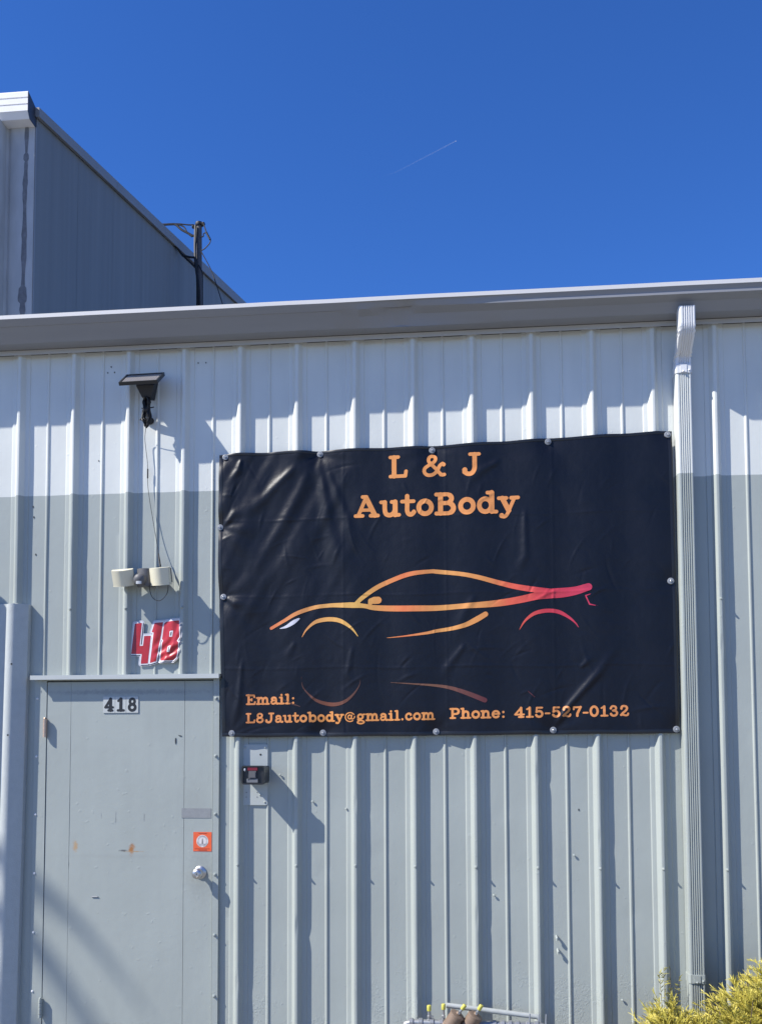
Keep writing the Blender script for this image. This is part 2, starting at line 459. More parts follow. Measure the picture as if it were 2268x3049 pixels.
# ---- gutter with folded lip, dented on its sloped face
GP = [(-.19, 3.822), (-.214, 3.822), (-.2265, 3.8175), (-.2275, 3.7965), (-.222, 3.7905), (-.200, 3.768), (-.194, 3.766), (-.170, 3.742), (-.132, 3.702), (-.126, 3.700), (-.052, 3.700), (-.052, 3.720), (.0, 3.73)]
gxs = np.concatenate([np.arange(X_LEFT - 0.02, 0.3, 0.12), np.arange(0.3, 1.6, 0.02), np.arange(1.6, X_RIGHT, 0.12), [X_RIGHT]])
mb = MB()
npz = len(GP)
for x in gxs:
    for i, (y, z) in enumerate(GP):
        t = x - 0.9
        dent = 0.0
        if 4 <= i <= 8:
            # a long knock in the lower face and a kink in the crease
            w = math.exp(-((x - 0.95) / 0.30) ** 2)
            kink = math.exp(-((x - 0.90 - 0.6 * (z - 3.77)) / 0.035) ** 2)
            dent = 0.018 * w * (1 if i in (6, 7) else 0.35) + 0.012 * kink * (1 if i in (5, 6) else 0.3)
        lip = (0.0035 * vnoise(x * 0.9, 3.3) + 0.0015 * vnoise(x * 4, 8.1)) * (1 if i < 6 else 0.3)
        fold = max(0.0, min(1.0, (x - 0.90) / 0.06)) + math.exp(-((x - 0.69) / 0.09) ** 2) * 0.8
        fy = fz = 0.0
        if i == 5: fy, fz = -0.016 * fold, 0.008 * fold
        if i == 6: fy, fz = -0.0225 * fold, -0.0055 * fold
        mb.v.append((x, y + dent * 0.8 + fy, z + dent * 0.55 + fz + float(lip)))
for j in range(len(gxs) - 1):
    for i in range(npz - 1):
        a = j * npz + i
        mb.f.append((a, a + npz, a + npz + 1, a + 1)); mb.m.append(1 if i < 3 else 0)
mb.f.append(tuple(range(npz))); mb.m.append(0)
mb.f.append(tuple(reversed(range((len(gxs) - 1) * npz, len(gxs) * npz)))); mb.m.append(0)
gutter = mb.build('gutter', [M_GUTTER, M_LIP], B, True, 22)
mb = MB()
mb.prism([(-.0505, 3.6985), (-.0505, 3.674), (-.046, 3.674), (-.046, 3.694), (.0, 3.694), (.0, 3.6985)], 'x', X_LEFT - 0.02, X_RIGHT)
mb.build('eave_trim', mat('eave_trim_paint', (0.42, 0.41, 0.395), 0.45, var=0.06), B)
# roof slab, side and back walls
mb = MB()
mb.prism([(-.188, 3.815), (9.0, 4.59), (9.0, 4.64), (-.188, 3.8215)], 'x', X_LEFT - 0.015, X_RIGHT - 0.01)
mb.build('roof', M_ROOF, B)
mb = MB()
mb.prism([(0.02, GZ), (9.0, GZ), (9.0, 4.58), (0.02, 3.80)], 'x', X_LEFT + 0.0, X_LEFT + 0.05)
mb.build('side_wall', M_GREYP, B)
mb = MB()
mb.prism([(0.02, GZ), (9.0, GZ), (9.0, 4.58), (0.02, 3.80)], 'x', X_RIGHT - 0.07, X_RIGHT - 0.02)
mb.build('side_wall', M_GREYP, B)
mb = MB(); mb.box(X_LEFT + 0.052, X_RIGHT - 0.072, 8.95, 8.998, GZ, 4.57); mb.build('back_wall', M_GREYP, B)
mb = MB(); mb.box(X_LEFT + 0.06, X_RIGHT - 0.08, 0.12, 0.16, GZ, 3.78); mb.build('inner_lining', M_DARK, B)

# ---- door
door = None
mb = MB(); mb.box(-1.045, -0.138, 0.006, 0.044, GZ + 0.01, 1.905)
door = mb.build('door', mat('door_core', (0.13, 0.14, 0.14), 0.7), B)
FY = -0.006                       # face of the door leaf
for x0, x1 in ((-1.0435, -0.9131), (-0.9119, -0.2938), (-0.2920, -0.1405)):
    nx, nz_ = max(3, int((x1 - x0) / 0.03)), 60
    mb = MB()
    X = np.linspace(x0, x1, nx + 1); Z = np.linspace(GZ + 0.012, 1.900, nz_ + 1)
    XX, ZZ = np.meshgrid(X, Z)
    YY = FY - 0.0016 * vnoise(XX * 2.3 + 5, ZZ * 1.6) - 0.0005 * vnoise(XX * 9, ZZ * 7 + 3)
    for (dx, dz, s, a) in ((-0.901, 0.932, 0.012, .003), (-0.585, 0.9415, 0.014, .003), (-0.249, 0.8235, 0.012, .003), (-0.41, 0.434, 0.014, .003), (-0.35, 1.50, 0.012, .002)):
        YY = YY + a * np.exp(-((XX - dx) ** 2 + (ZZ - dz) ** 2) / s ** 2)
    fr = [(float(p), float(q), float(r_)) for p, q, r_ in zip(XX.ravel(), YY.ravel(), ZZ.ravel())]
    w = nx + 1
    fs = [(j * w + i, j * w + i + 1, (j + 1) * w + i + 1, (j + 1) * w + i) for j in range(nz_) for i in range(nx)]
    mb.add(fr, fs)
    # return edges
    e = [(x0, 0.0055, Z[0]), (x1, 0.0055, Z[0]), (x1, 0.0055, Z[-1]), (x0, 0.0055, Z[-1])]
    c = [(x0, FY, Z[0]), (x1, FY, Z[0]), (x1, FY, Z[-1]), (x0, FY, Z[-1])]
    mb.add(c + e, [(0, 4, 5, 1), (1, 5, 6, 2), (2, 6, 7, 3), (3, 7, 4, 0)])
    mb.build('door_panel', M_DOOR, door, True, 30)
# frame: two jambs, head, drip cap
mb = MB(); mb.box(-1.112, -1.047, -0.0085, 0.06, GZ, 1.918); mb.build('door_jamb', M_GREYP, door)
mb = MB(); mb.box(-0.1365, -0.105, -0.017, 0.06, GZ, 1.918); mb.build('door_jamb', M_GREYP, door)
mb = MB(); mb.box(-1.0465, -0.137, -0.012, 0.06, 1.907, 1.917); mb.build('door_head', M_GREYP, door)
mb = MB()
mb.prism([(-.058, 1.934), (-.058, 1.911), (-.054, 1.911), (-.054, 1.9185), (.0, 1.9185), (.0, 1.9365)], 'x', -1.118, -0.098)
mb.build('drip_cap', mat('drip_cap_paint', (0.44, 0.465, 0.455), 0.42, var=0.05, scale=8), door)
# frame bolts
mb = MB()
mb.lathe([(0.0095, 0), (0.0095, 0.002), (0.006, 0.0025), (0.006, 0.008), (0.003, 0.0095)], 8)
FB = mb.mesh('frame_bolt', M_GREYP, True, 35)
mb = MB(); mb.lathe([(0.0065, 0), (0.0065, 0.002), (0.003, 0.0045)], 8)
FB2 = mb.mesh('frame_screw', M_WHITEP, True, 35)
for z in (1.808, 1.508, 1.208, 0.898, 0.590, 0.281):
    link('frame_bolt', FB, door, (-0.1225, -0.017, z), (math.radians(90), 0, 0))
for z in (1.813, 1.506, 1.1995, 0.8912, 0.5842, 0.28):
    link('frame_screw', FB2, door, (-1.098, -0.0085, z), (math.radians(90), 0, 0))
# hinges
for z0, z1 in ((1.609, 1.704), (0.15, 0.245)):
    mb = MB()
    q = 5
    for k in range(q):
        a, c = z0 + (z1 - z0) * k / q, z0 + (z1 - z0) * (k + 1) / q - 0.0015
        mb.lathe([(0.0095, a), (0.0095, c)], 12, Matrix.Translation((-1.0475, -0.024, 0)))
    mb.lathe([(0.004, z1), (0.0075, z1 + 0.003), (0.005, z1 + 0.009)], 10, Matrix.Translation((-1.0475, -0.024, 0)))
    mb.box(-1.049, -1.041, -0.019, -0.003, z0, z1)
    mb.build('hinge', M_HINGE if z0 > 1 else M_GREYP, door, True, 35)
# knob: rose, neck, ball with keyway
mb = MB()
mb.lathe([(0.033, 0), (0.033, 0.004), (0.027, 0.009), (0.0135, 0.011), (0.0115, 0.022), (0.0125, 0.030), (0.020, 0.035), (0.0265, 0.043), (0.0285, 0.052), (0.0265, 0.061), (0.021, 0.067), (0.012, 0.0695), (0.0115, 0.0685), (0.0005, 0.0685)], 28, out_of_wall(-0.2035, FY, 0.906))
knob = mb.build('knob', M_STEEL, door, True, 50)
mb = MB(); mb.box(-0.2050, -0.2020, -0.0765, -0.0745, 0.9015, 0.9105); mb.build('keyway', M_DARK, door)
# strike nick on the jamb, stuck tape, staple, chips
mb = MB(); mb.box(-0.305, -0.148, FY - 0.0022, FY - 0.0008, 1.186, 1.236)
mb.build('tape_strip', mat('old_tape', (0.235, 0.245, 0.25), 0.5, var=0.18, scale=45), door)
mb = MB(); mb.tube([(-0.783, FY - 0.003, 0.7735), (-0.75, FY - 0.0035, 0.7745)], 0.0028, 8); mb.build('staple', M_GALV, door)
for pts in (((-0.327, 1.617), (-0.309, 1.614), (-0.308, 1.609), (-0.322, 1.611)), ((-0.343, 1.600), (-0.338, 1.602), (-0.337, 1.580), (-0.341, 1.568), (-0.344, 1.584))):
    mb = MB(); mb.prism(list(pts), 'y', FY - 0.0025, FY - 0.0008); mb.build('paint_chip', M_DARK, door)

# ---- downspout
DX0, DX1 = 2.2365, 2.3135
M_SPOUT = M_WALL
def spout_section(y_front, y_back, x0=DX0, x1=DX1):
    # plan outline: five flutes in the front, rounded corners
    pts = [(x0, y_back), (x0, y_front + 0.010), (x0 + 0.003, y_front + 0.003), (x0 + 0.010, y_front)]
    fx0, fx1 = x0 + 0.017, x1 - 0.009
    k = 5
    step = (fx1 - fx0) / k
    for i in range(k):
        a = fx0 + i * step
        pts += [(a, y_front), (a + step * 0.18, y_front + 0.0055), (a + step * 0.50, y_front + 0.0055), (a + step * 0.68, y_front)]
    pts += [(x1 - 0.006, y_front), (x1 - 0.0015, y_front + 0.003), (x1, y_front + 0.010), (x1, y_back)]
    return pts
mb = MB()
sec = spout_section(-0.075, -0.006)
ns = len(sec)
zz = [GZ + 0.05, 0.6, 1.2, 1.8, 2.4, 2.9105, 3.2, 3.435]
for z in zz:
    dx = 0.0012 * float(vnoise(z * 1.3, 4.4))
    mb.v += [(p[0] + dx, p[1], z) for p in sec]
for j in range(len(zz) - 1):
    for i in range(ns):
        a, c = j * ns + i, j * ns + (i + 1) % ns
        mb.f.append((a, c, c + ns, a + ns)); mb.m.append(0)
mb.f.append(tuple(range((len(zz) - 1) * ns, len(zz) * ns))); mb.m.append(0)
spout = mb.build('downspout', M_SPOUT, B)
# offset elbow up to the gutter outlet
mb = MB()
path = [(-0.075, 3.425, 0.001), (-0.075, 3.478, 0.0015), (-0.080, 3.496, -0.002), (-0.085, 3.502, 0.003), (-0.092, 3.508, -0.002), (-0.099, 3.514, 0.003), (-0.107, 3.520, -0.001), (-0.165, 3.572, 0.0015), (-0.173, 3.580, -0.001), (-0.180, 3.590, 0.004), (-0.186, 3.600, -0.001), (-0.190, 3.612, 0.003), (-0.192, 3.626, 0.001), (-0.193, 3.70, 0.001), (-0.193, 3.712, 0.001)]
for (yf, z, g) in path:
    s2 = spout_section(yf, yf + 0.064, DX0 - g, DX1 + g)
    mb.v += [(p[0], p[1], z) for p in s2]
for j in range(len(path) - 1):
    for i in range(ns):
        a, c = j * ns + i, j * ns + (i + 1) % ns
        mb.f.append((a, c, c + ns, a + ns)); mb.m.append(0)
mb.f.append(tuple(range(0, ns))); mb.m.append(0)
mb.f.append(tuple(range((len(path) - 1) * ns, len(path) * ns))); mb.m.append(0)
mb.build('elbow', M_WHITEP, spout)
for z0, z1, mm in ((3.418, 3.462, M_WHITEP), (0.411, 0.452, M_GREYP)):
    mb = MB()
    mb.prism([(DX0 - 0.003, -0.004), (DX0 - 0.003, -0.070), (DX0 + 0.006, -0.0785), (DX1 - 0.004, -0.0785), (DX1 + 0.003, -0.070), (DX1 + 0.003, -0.004)], 'z', z0, z1)
    mb.box(DX0 + 0.022, DX1 - 0.024, -0.0815, -0.0787, z0 + 0.003, z1 - 0.003)
    mb.lathe([(0.005, 0), (0.005, 0.005), (0.002, 0.007)], 8, out_of_wall(DX0 + 0.036, -0.0817, z0 + 0.006))
    mb.lathe([(0.005, 0), (0.005, 0.005), (0.002, 0.007)], 8, out_of_wall(DX1 - 0.012, -0.0787, z0 + 0.012))
    mb.build('strap', mm, spout)

# ================================================================== LETTERING TOOLS
def arc(cx, cy, rx, ry, a0, a1, k=14):
    return [(cx + rx * math.cos(math.radians(a0 + (a1 - a0) * i / k)), cy + ry * math.sin(math.radians(a0 + (a1 - a0) * i / k))) for i in range(k + 1)]
def sm(pts, k=5):
    return [(p.x, p.y) for p in spline([(x, y, 0) for x, y in pts], k)]
S, T = 0.106, 0.079          # half widths of stems and slabs
def glyphs():
    g = {}
    st = lambda x0, y0, x1, y1, r_=S: ([(x0, y0), (x1, y1)], r_)
    sl = lambda x0, x1, y: ([(x0, y), (x1, y)], T)
    dot = lambda x, y, r_=0.11: ([(x, y), (x, y + 0.001)], r_)
    g['L'] = (.86, [st(.25, .08, .25, .92), sl(.08, .44, .93), sl(.08, .76, .07), ([(.76, .07), (.79, .28)], T)])
    g['&'] = (1.14, [(sm([(1.02, .08), (.88, .09), (.64, .36), (.38, .62), (.32, .76), (.37, .89), (.49, .93), (.61, .88), (.63, .77), (.54, .64), (.32, .50), (.16, .38), (.13, .22), (.23, .09), (.40, .06), (.57, .12), (.72, .28), (.82, .48), (.95, .58)]), .078), dot(1.0, .53, .09), ([(.86, .075), (1.04, .075)], .07)])
    g['J'] = (.90, [(sm([(.62, .92), (.62, .55), (.61, .28), (.50, .09), (.32, .06), (.17, .15)]), S * .95), dot(.18, .24, .115), sl(.42, .82, .93)])
    g['A'] = (1.04, [([(.18, .08), (.50, .90)], .078), ([(.50, .90), (.86, .08)], S), ([(.30, .33), (.74, .33)], .068), sl(.07, .36, .07), sl(.68, .98, .07), sl(.36, .52, .93)])
    g['u'] = (.84, [(sm([(.22, .66), (.22, .34), (.27, .13), (.42, .07), (.56, .14), (.64, .30)]), S * .92), st(.64, .66, .64, .08), sl(.07, .22, .665), sl(.50, .64, .665), sl(.64, .80, .068)])
    g['t'] = (.64, [(sm([(.29, .90), (.29, .5), (.29, .24), (.35, .09), (.47, .07), (.56, .17)]), S * .9), sl(.08, .55, .66), dot(.56, .2, .075)])
    g['o'] = (.74, [(arc(.37, .365, .255, .29, 0, 360, 26), S * .95)])
    g['B'] = (.94, [st(.25, .08, .25, .92), ([(.08, .93), (.50, .93)] + arc(.50, .735, .20, .195, 90, -90, 10) + [(.25, .53)], T * 1.06), (arc(.50, .735, .195, .19, 50, -50, 8), S * .95), ([(.25, .53), (.52, .53)] + arc(.54, .30, .235, .23, 90, -90, 12) + [(.08, .07)], T * 1.06), (arc(.54, .30, .23, .225, 55, -55, 8), S)])
    g['d'] = (.84, [(arc(.36, .365, .24, .29, 0, 360, 24), S * .92), st(.62, .93, .62, .08), sl(.45, .62, .93), sl(.62, .80, .068)])
    g['y'] = (.86, [([(.20, .66), (.45, .10)], S), (sm([(.68, .66), (.46, .12), (.38, -.08), (.28, -.17), (.18, -.15)]), .075), dot(.17, -.12, .105), sl(.06, .36, .665), sl(.55, .82, .665)])
    g['E'] = (.88, [st(.25, .08, .25, .92), ([(.08, .93), (.72, .93), (.745, .74)], T), ([(.08, .07), (.76, .07), (.80, .28)], T), sl(.25, .52, .50), ([(.52, .40), (.52, .60)], .065)])
    arch = lambda x0, x1: (sm([(x0, .40), (x0 + .09, .60), (x0 + .22, .665), (x1 - .04, .60), (x1, .42), (x1, .2), (x1, .08)]), S * .92)
    g['m'] = (1.20, [st(.22, .66, .22, .08), sl(.07, .22, .665), sl(.07, .37, .068), arch(.22, .60), sl(.50, .74, .068), arch(.60, .98), sl(.86, 1.14, .068)])
    g['n'] = (.86, [st(.22, .66, .22, .08), sl(.07, .22, .665), sl(.07, .37, .068), arch(.22, .63), sl(.50, .79, .068)])
    g['h'] = (.86, [st(.22, .92, .22, .08), sl(.07, .22, .93), sl(.07, .37, .068), arch(.22, .63), sl(.50, .79, .068)])
    g['a'] = (.78, [(sm([(.19, .56), (.26, .65), (.40, .67), (.53, .60), (.57, .46), (.57, .18), (.64, .075), (.75, .08)]), S * .88), dot(.20, .53, .10), (sm([(.57, .40), (.38, .40), (.21, .34), (.15, .22), (.22, .09), (.36, .07), (.50, .14), (.57, .26)]), .082)])
    g['i'] = (.54, [st(.28, .66, .28, .08), sl(.11, .28, .665), sl(.10, .47, .068), dot(.27, .91, .105)])
    g['l'] = (.54, [st(.28, .92, .28, .08), sl(.11, .28, .93), sl(.10, .47, .068)])
    g[':'] = (.42, [dot(.21, .115, .105), dot(.21, .56, .105)])
    g['.'] = (.40, [dot(.20, .105, .105)])
    g['8'] = (.82, [(arc(.41, .73, .20, .20, 0, 360, 20), .085), (arc(.41, .29, .255, .225, 0, 360, 22), .092)])
    g['b'] = (.84, [(arc(.48, .365, .24, .29, 0, 360, 24), S * .92), st(.22, .93, .22, .08), sl(.05, .22, .93)])
    g['@'] = (1.08, [(arc(.53, .42, .42, .44, -52, -325, 30), .05), (arc(.50, .43, .15, .19, 0, 360, 18), .055), (sm([(.70, .62), (.66, .32), (.72, .22), (.84, .26), (.93, .40), (.94, .48)]), .05)])
    g['g'] = (.82, [(arc(.37, .44, .215, .225, 0, 360, 20), .088), (sm([(.22, .26), (.15, .16), (.24, .07), (.48, .05), (.66, -.03), (.68, -.14), (.52, -.23), (.32, -.24), (.14, -.17), (.13, -.07), (.24, .03)]), .072), ([(.55, .58), (.66, .67), (.74, .66)], .075)])
    g['c'] = (.72, [(sm([(.55, .56), (.44, .65), (.30, .64), (.17, .52), (.13, .35), (.18, .17), (.32, .07), (.48, .09), (.60, .20)]), S * .88), dot(.54, .52, .10)])
    g['P'] = (.88, [st(.25, .08, .25, .92), sl(.08, .46, .07), ([(.08, .93), (.52, .93)] + arc(.52, .69, .23, .24, 90, -90, 12) + [(.25, .45)], T * 1.06), (arc(.52, .69, .225, .235, 55, -55, 8), S)])
    g['e'] = (.76, [(arc(.38, .365, .255, .29, 8, 318, 24), S * .90), ([(.16, .39), (.62, .39)], .062)])
    g['4'] = (.88, [([(.56, .90), (.13, .33)], .078), ([(.10, .30), (.80, .30)], .075), st(.58, .92, .58, .08), sl(.40, .76, .07)])
    g['1'] = (.70, [st(.38, .92, .38, .08), ([(.16, .78), (.36, .90)], .072), sl(.14, .62, .07)])
    g['5'] = (.82, [([(.24, .91), (.66, .91)], .08), ([(.23, .91), (.21, .54)], .075), (sm([(.21, .52), (.38, .59), (.56, .55), (.67, .35), (.60, .14), (.42, .06), (.24, .12)]), S * .9), dot(.19, .22, .105)])
    g['-'] = (.52, [([(.10, .37), (.42, .37)], .075)])
    g['2'] = (.84, [(sm([(.20, .74), (.24, .88), (.40, .94), (.58, .88), (.64, .72), (.54, .52), (.32, .30), (.17, .11)]), S * .88), dot(.20, .71, .105), (sm([(.15, .11), (.32, .13), (.52, .07), (.68, .10), (.72, .24)]), .08)])
    g['7'] = (.80, [([(.15, .70), (.15, .91), (.35, .89), (.68, .91)], .075), (sm([(.68, .91), (.54, .58), (.43, .30), (.42, .10)]), S)])
    g['0'] = (.82, [(arc(.41, .50, .27, .43, 0, 360, 28), S * .95)])
    g['3'] = (.82, [(sm([(.20, .78), (.28, .91), (.42, .94), (.58, .86), (.60, .70), (.50, .57), (.36, .53)]), .085), dot(.19, .74, .10), (sm([(.36, .53), (.54, .50), (.66, .38), (.66, .22), (.54, .08), (.36, .06), (.22, .14)]), .092), dot(.20, .22, .105)])
    return g
GLYPH = glyphs()

def sdf_strokes(strokes, h, pad):
    """strokes: list of (points, radius or list of radii). Returns xs, zs, signed distance grid."""
    segs = []
    for pts, r_ in strokes:
        rr = r_ if hasattr(r_, '__len__') else [r_] * len(pts)
        for i in range(len(pts) - 1):
            segs.append((pts[i], pts[i + 1], rr[i], rr[i + 1]))
    allx = [p[0] for s in segs for p in s[:2]]; allz = [p[1] for s in segs for p in s[:2]]
    rm = max(max(s[2], s[3]) for s in segs) + pad
    xs = np.arange(min(allx) - rm - 2 * h, max(allx) + rm + 2 * h, h)
    zs_ = np.arange(min(allz) - rm - 2 * h, max(allz) + rm + 2 * h, h)
    D = np.full((len(zs_), len(xs)), 1e3)
    for (a, c, r0, r1) in segs:
        R_ = max(r0, r1) + pad + 3 * h
        i0, i1 = np.searchsorted(xs, [min(a[0], c[0]) - R_, max(a[0], c[0]) + R_])
        j0, j1 = np.searchsorted(zs_, [min(a[1], c[1]) - R_, max(a[1], c[1]) + R_])
        X, Z = np.meshgrid(xs[i0:i1], zs_[j0:j1])
        vx, vz = c[0] - a[0], c[1] - a[1]
        t = np.clip(((X - a[0]) * vx + (Z - a[1]) * vz) / max(vx * vx + vz * vz, 1e-12), 0, 1)
        d = np.hypot(X - a[0] - t * vx, Z - a[1] - t * vz) - (r0 + (r1 - r0) * t)
        D[j0:j1, i0:i1] = np.minimum(D[j0:j1, i0:i1], d)
    return xs, zs_, D

def sdf_polys(polys, holes, h, pad):
    P = polys + holes
    ax = [p[0] for q in P for p in q]; az = [p[1] for q in P for p in q]
    xs = np.arange(min(ax) - pad - 2 * h, max(ax) + pad + 2 * h, h)
    zs_ = np.arange(min(az) - pad - 2 * h, max(az) + pad + 2 * h, h)
    X, Z = np.meshgrid(xs, zs_)
    def one(poly):
        d = np.full(X.shape, 1e3); ins = np.zeros(X.shape, bool)
        for i in range(len(poly)):
            a, c = poly[i], poly[(i + 1) % len(poly)]
            vx, vz = c[0] - a[0], c[1] - a[1]
            t = np.clip(((X - a[0]) * vx + (Z - a[1]) * vz) / max(vx * vx + vz * vz, 1e-12), 0, 1)
            d = np.minimum(d, np.hypot(X - a[0] - t * vx, Z - a[1] - t * vz))
            cond = ((a[1] > Z) != (c[1] > Z))
            with np.errstate(divide='ignore', invalid='ignore'):
                xi = vx * (Z - a[1]) / (vz if abs(vz) > 1e-12 else 1e-12) + a[0]
            ins ^= cond & (X < xi)
        return np.where(ins, -d, d)
    D = np.full(X.shape, 1e3)
    for q in polys: D = np.minimum(D, one(q))
    for q in holes: D = np.maximum(D, -one(q))
    return xs, zs_, D

def fill_sdf(xs, zs_, D, yfun, off, mb, mi=0, level=0.0):
    """marching squares fill of D < level, draped on yfun(x, z)"""
    F = D - level
    nz_, nx = F.shape
    inside = F < 0
    cell = inside[:-1, :-1] | inside[1:, :-1] | inside[:-1, 1:] | inside[1:, 1:]
    J, I = np.nonzero(cell)
    V, idx = [], {}
    def vert(key, x, z):
        if key not in idx:
            idx[key] = len(V); V.append((x, z))
        return idx[key]
    fs = []
    for j, i in zip(J.tolist(), I.tolist()):
        c = ((j, i), (j, i + 1), (j + 1, i + 1), (j + 1, i))
        poly = []
        for k in range(4):
            (ja, ia), (jb, ib) = c[k], c[(k + 1) % 4]
            fa, fb = F[ja, ia], F[jb, ib]
            if fa < 0: poly.append(vert((ja, ia), xs[ia], zs_[ja]))
            if (fa < 0) != (fb < 0):
                t = fa / (fa - fb)
                poly.append(vert((min(ja, jb), min(ia, ib), ja == jb, 'e'), xs[ia] + (xs[ib] - xs[ia]) * t, zs_[ja] + (zs_[jb] - zs_[ja]) * t))
        if len(poly) >= 3: fs.append(tuple(poly))
    if not V: return
    A = np.array(V)
    Y = yfun(A[:, 0], A[:, 1]) - off
    mb.add(np.stack([A[:, 0], Y, A[:, 1]], -1).tolist(), fs, mi)

def write_line(text, x0, z0, x1, z1, cap, yfun, off, h, material, parent, name='letter'):
    total = sum(GLYPH[c][0] if c != ' ' else .62 for c in text)
    sx = (x1 - x0) / total
    pen = 0.0
    out = []
    for c in text:
        if c == ' ':
            pen += .62; continue
        w, strokes = GLYPH[c]
        tz = lambda x: z0 + (z1 - z0) * (x - x0) / (x1 - x0)
        ss = []
        k = (sx * cap) ** 0.5 / cap if False else 1.0
        for pts, r_ in strokes:
            q = [(x0 + (pen + px) * sx, tz(x0 + (pen + px) * sx) + pz * cap) for px, pz in pts]
            ss.append((q, r_ * (0.5 * sx + 0.5 * cap)))
        xs, zs_, D = sdf_strokes(ss, h, 0)
        mb = MB()
        fill_sdf(xs, zs_, D, yfun, off, mb)
        out.append(mb.build(name, material, parent, True, None))
        pen += w
    return out

# ================================================================== BANNER
CAR = {
    'belt': [(0.1719, 2.1684, 0.0077), (0.2402, 2.2062, 0.0086), (0.3085, 2.244, 0.0102), (0.3935, 2.2722, 0.0102), (0.4784, 2.2825, 0.0102), (0.5503, 2.2821, 0.0127), (0.6009, 2.2812, 0.0143), (0.6598, 2.276, 0.011), (0.7102, 2.2668, 0.0134), (0.8106, 2.2609, 0.0151), (0.9273, 2.2589, 0.015), (1.0352, 2.2595, 0.014), (1.1549, 2.2666, 0.0132), (1.2783, 2.2736, 0.0155), (1.3602, 2.2813, 0.0171), (1.4582, 2.2961, 0.0179), (1.5396, 2.3128, 0.0195), (1.6086, 2.3231, 0.0243), (1.6653, 2.327, 0.0242), (1.7299, 2.3356, 0.0209), (1.7929, 2.3533, 0.0184)],
    'roof': [(0.6136, 2.2852, 0.0101), (0.6515, 2.3207, 0.011), (0.7273, 2.3731, 0.0118), (0.8113, 2.4101, 0.0117), (0.895, 2.437, 0.0117), (0.995, 2.4483, 0.0099), (1.0365, 2.4466, 0.0108), (1.1522, 2.4325, 0.0108), (1.2468, 2.4122, 0.0115), (1.3449, 2.3844, 0.0123), (1.4427, 2.3593, 0.0138), (1.536, 2.3426, 0.0146), (1.6088, 2.3313, 0.0161)],
    'front_arch': [(0.3342, 2.1188, 0.0013), (0.3554, 2.1547, 0.0042), (0.3894, 2.1879, 0.0076), (0.4233, 2.2042, 0.0102), (0.4741, 2.211, 0.011), (0.5249, 2.2043, 0.0109), (0.567, 2.1826, 0.0085), (0.6007, 2.1536, 0.005), (0.6258, 2.1197, 0.0017)],
    'skirt': [(0.7641, 2.1094, 0.0012), (0.8683, 2.118, 0.0033), (0.9763, 2.1314, 0.0067), (1.0302, 2.1423, 0.0083), (1.1087, 2.1536, 0.0099), (1.1747, 2.17, 0.0115), (1.2324, 2.1973, 0.014), (1.2778, 2.2239, 0.0131)],
    'rear_arch': [(1.4474, 2.1427, 0.0012), (1.4731, 2.1836, 0.0048), (1.51, 2.2159, 0.0081), (1.5507, 2.2318, 0.0098), (1.5994, 2.2367, 0.0097), (1.6477, 2.2285, 0.0097), (1.6956, 2.2006, 0.0065), (1.7273, 2.1714, 0.0033), (1.7415, 2.1498, 0.0012)],
    'tail': [(1.8025, 2.3172, 0.0016), (1.7785, 2.3095, 0.0030), (1.7975, 2.2655, 0.0034), (1.8370, 2.2570, 0.0008)],
    'headlight': [(0.219, 2.166, 0.0017), (0.2531, 2.1756, 0.0069), (0.2872, 2.1954, 0.0103), (0.3128, 2.2119, 0.0059), (0.323, 2.2176, 0.0013)],
    'mirror': [(0.6885, 2.2860, 0.0100), (0.6930, 2.3020, 0.0140), (0.7110, 2.3045, 0.0185), (0.7300, 2.3055, 0.0180)],
    'arch_mirror': [(0.3325, 1.9150, 0.0010), (0.3388, 1.8634, 0.0022), (0.3727, 1.8213, 0.0044), (0.4150, 1.7892, 0.0075), (0.4824, 1.7713, 0.0098), (0.5413, 1.7783, 0.0085), (0.5917, 1.8112, 0.0058), (0.6320, 1.8658, 0.0022), (0.6385, 1.9150, 0.0010)],
    'skirt_mirror': [(0.7923, 1.881, 0.0013), (0.9085, 1.8725, 0.0033), (1.0323, 1.8623, 0.0066), (1.1063, 1.8484, 0.009), (1.188, 1.8206, 0.0114), (1.2693, 1.7872, 0.0123)],
    'small_mirror': [(0.237, 1.7989, 0.0017), (0.2795, 1.7777, 0.0043), (0.3262, 1.7606, 0.0017)],
    'rear_mirror': [(1.4849, 1.8321, 0.0016), (1.5208, 1.7992, 0.0016)],
}
DECAL = {
    'four': [(-0.5666, 2.2062), (-0.5287, 2.2106), (-0.54, 2.0875), (-0.5207, 2.0887), (-0.5154, 2.1405), (-0.4785, 2.1414), (-0.494, 1.9949), (-0.5324, 1.9933), (-0.5271, 2.0456), (-0.5851, 2.0463)],
    'one': [(-0.457, 2.2089), (-0.4113, 2.2116), (-0.4475, 2.0059), (-0.4819, 1.9968), (-0.4624, 2.1585), (-0.4742, 2.1601)],
    'eight': [(-0.3951, 2.2131), (-0.32, 2.2183), (-0.3169, 2.132), (-0.3302, 2.1121), (-0.3219, 2.1019), (-0.3273, 2.046), (-0.3359, 2.0232), (-0.3534, 2.0091), (-0.4254, 2.0085), (-0.4146, 2.1017), (-0.4097, 2.1131), (-0.4163, 2.1233), (-0.4053, 2.2037)],
    'hole_a': [(-0.3725, 2.1638), (-0.3513, 2.1664), (-0.3569, 2.1325), (-0.3745, 2.1322)],
    'hole_b': [(-0.3829, 2.0849), (-0.3629, 2.0881), (-0.3708, 2.0523), (-0.3876, 2.0519)],
}
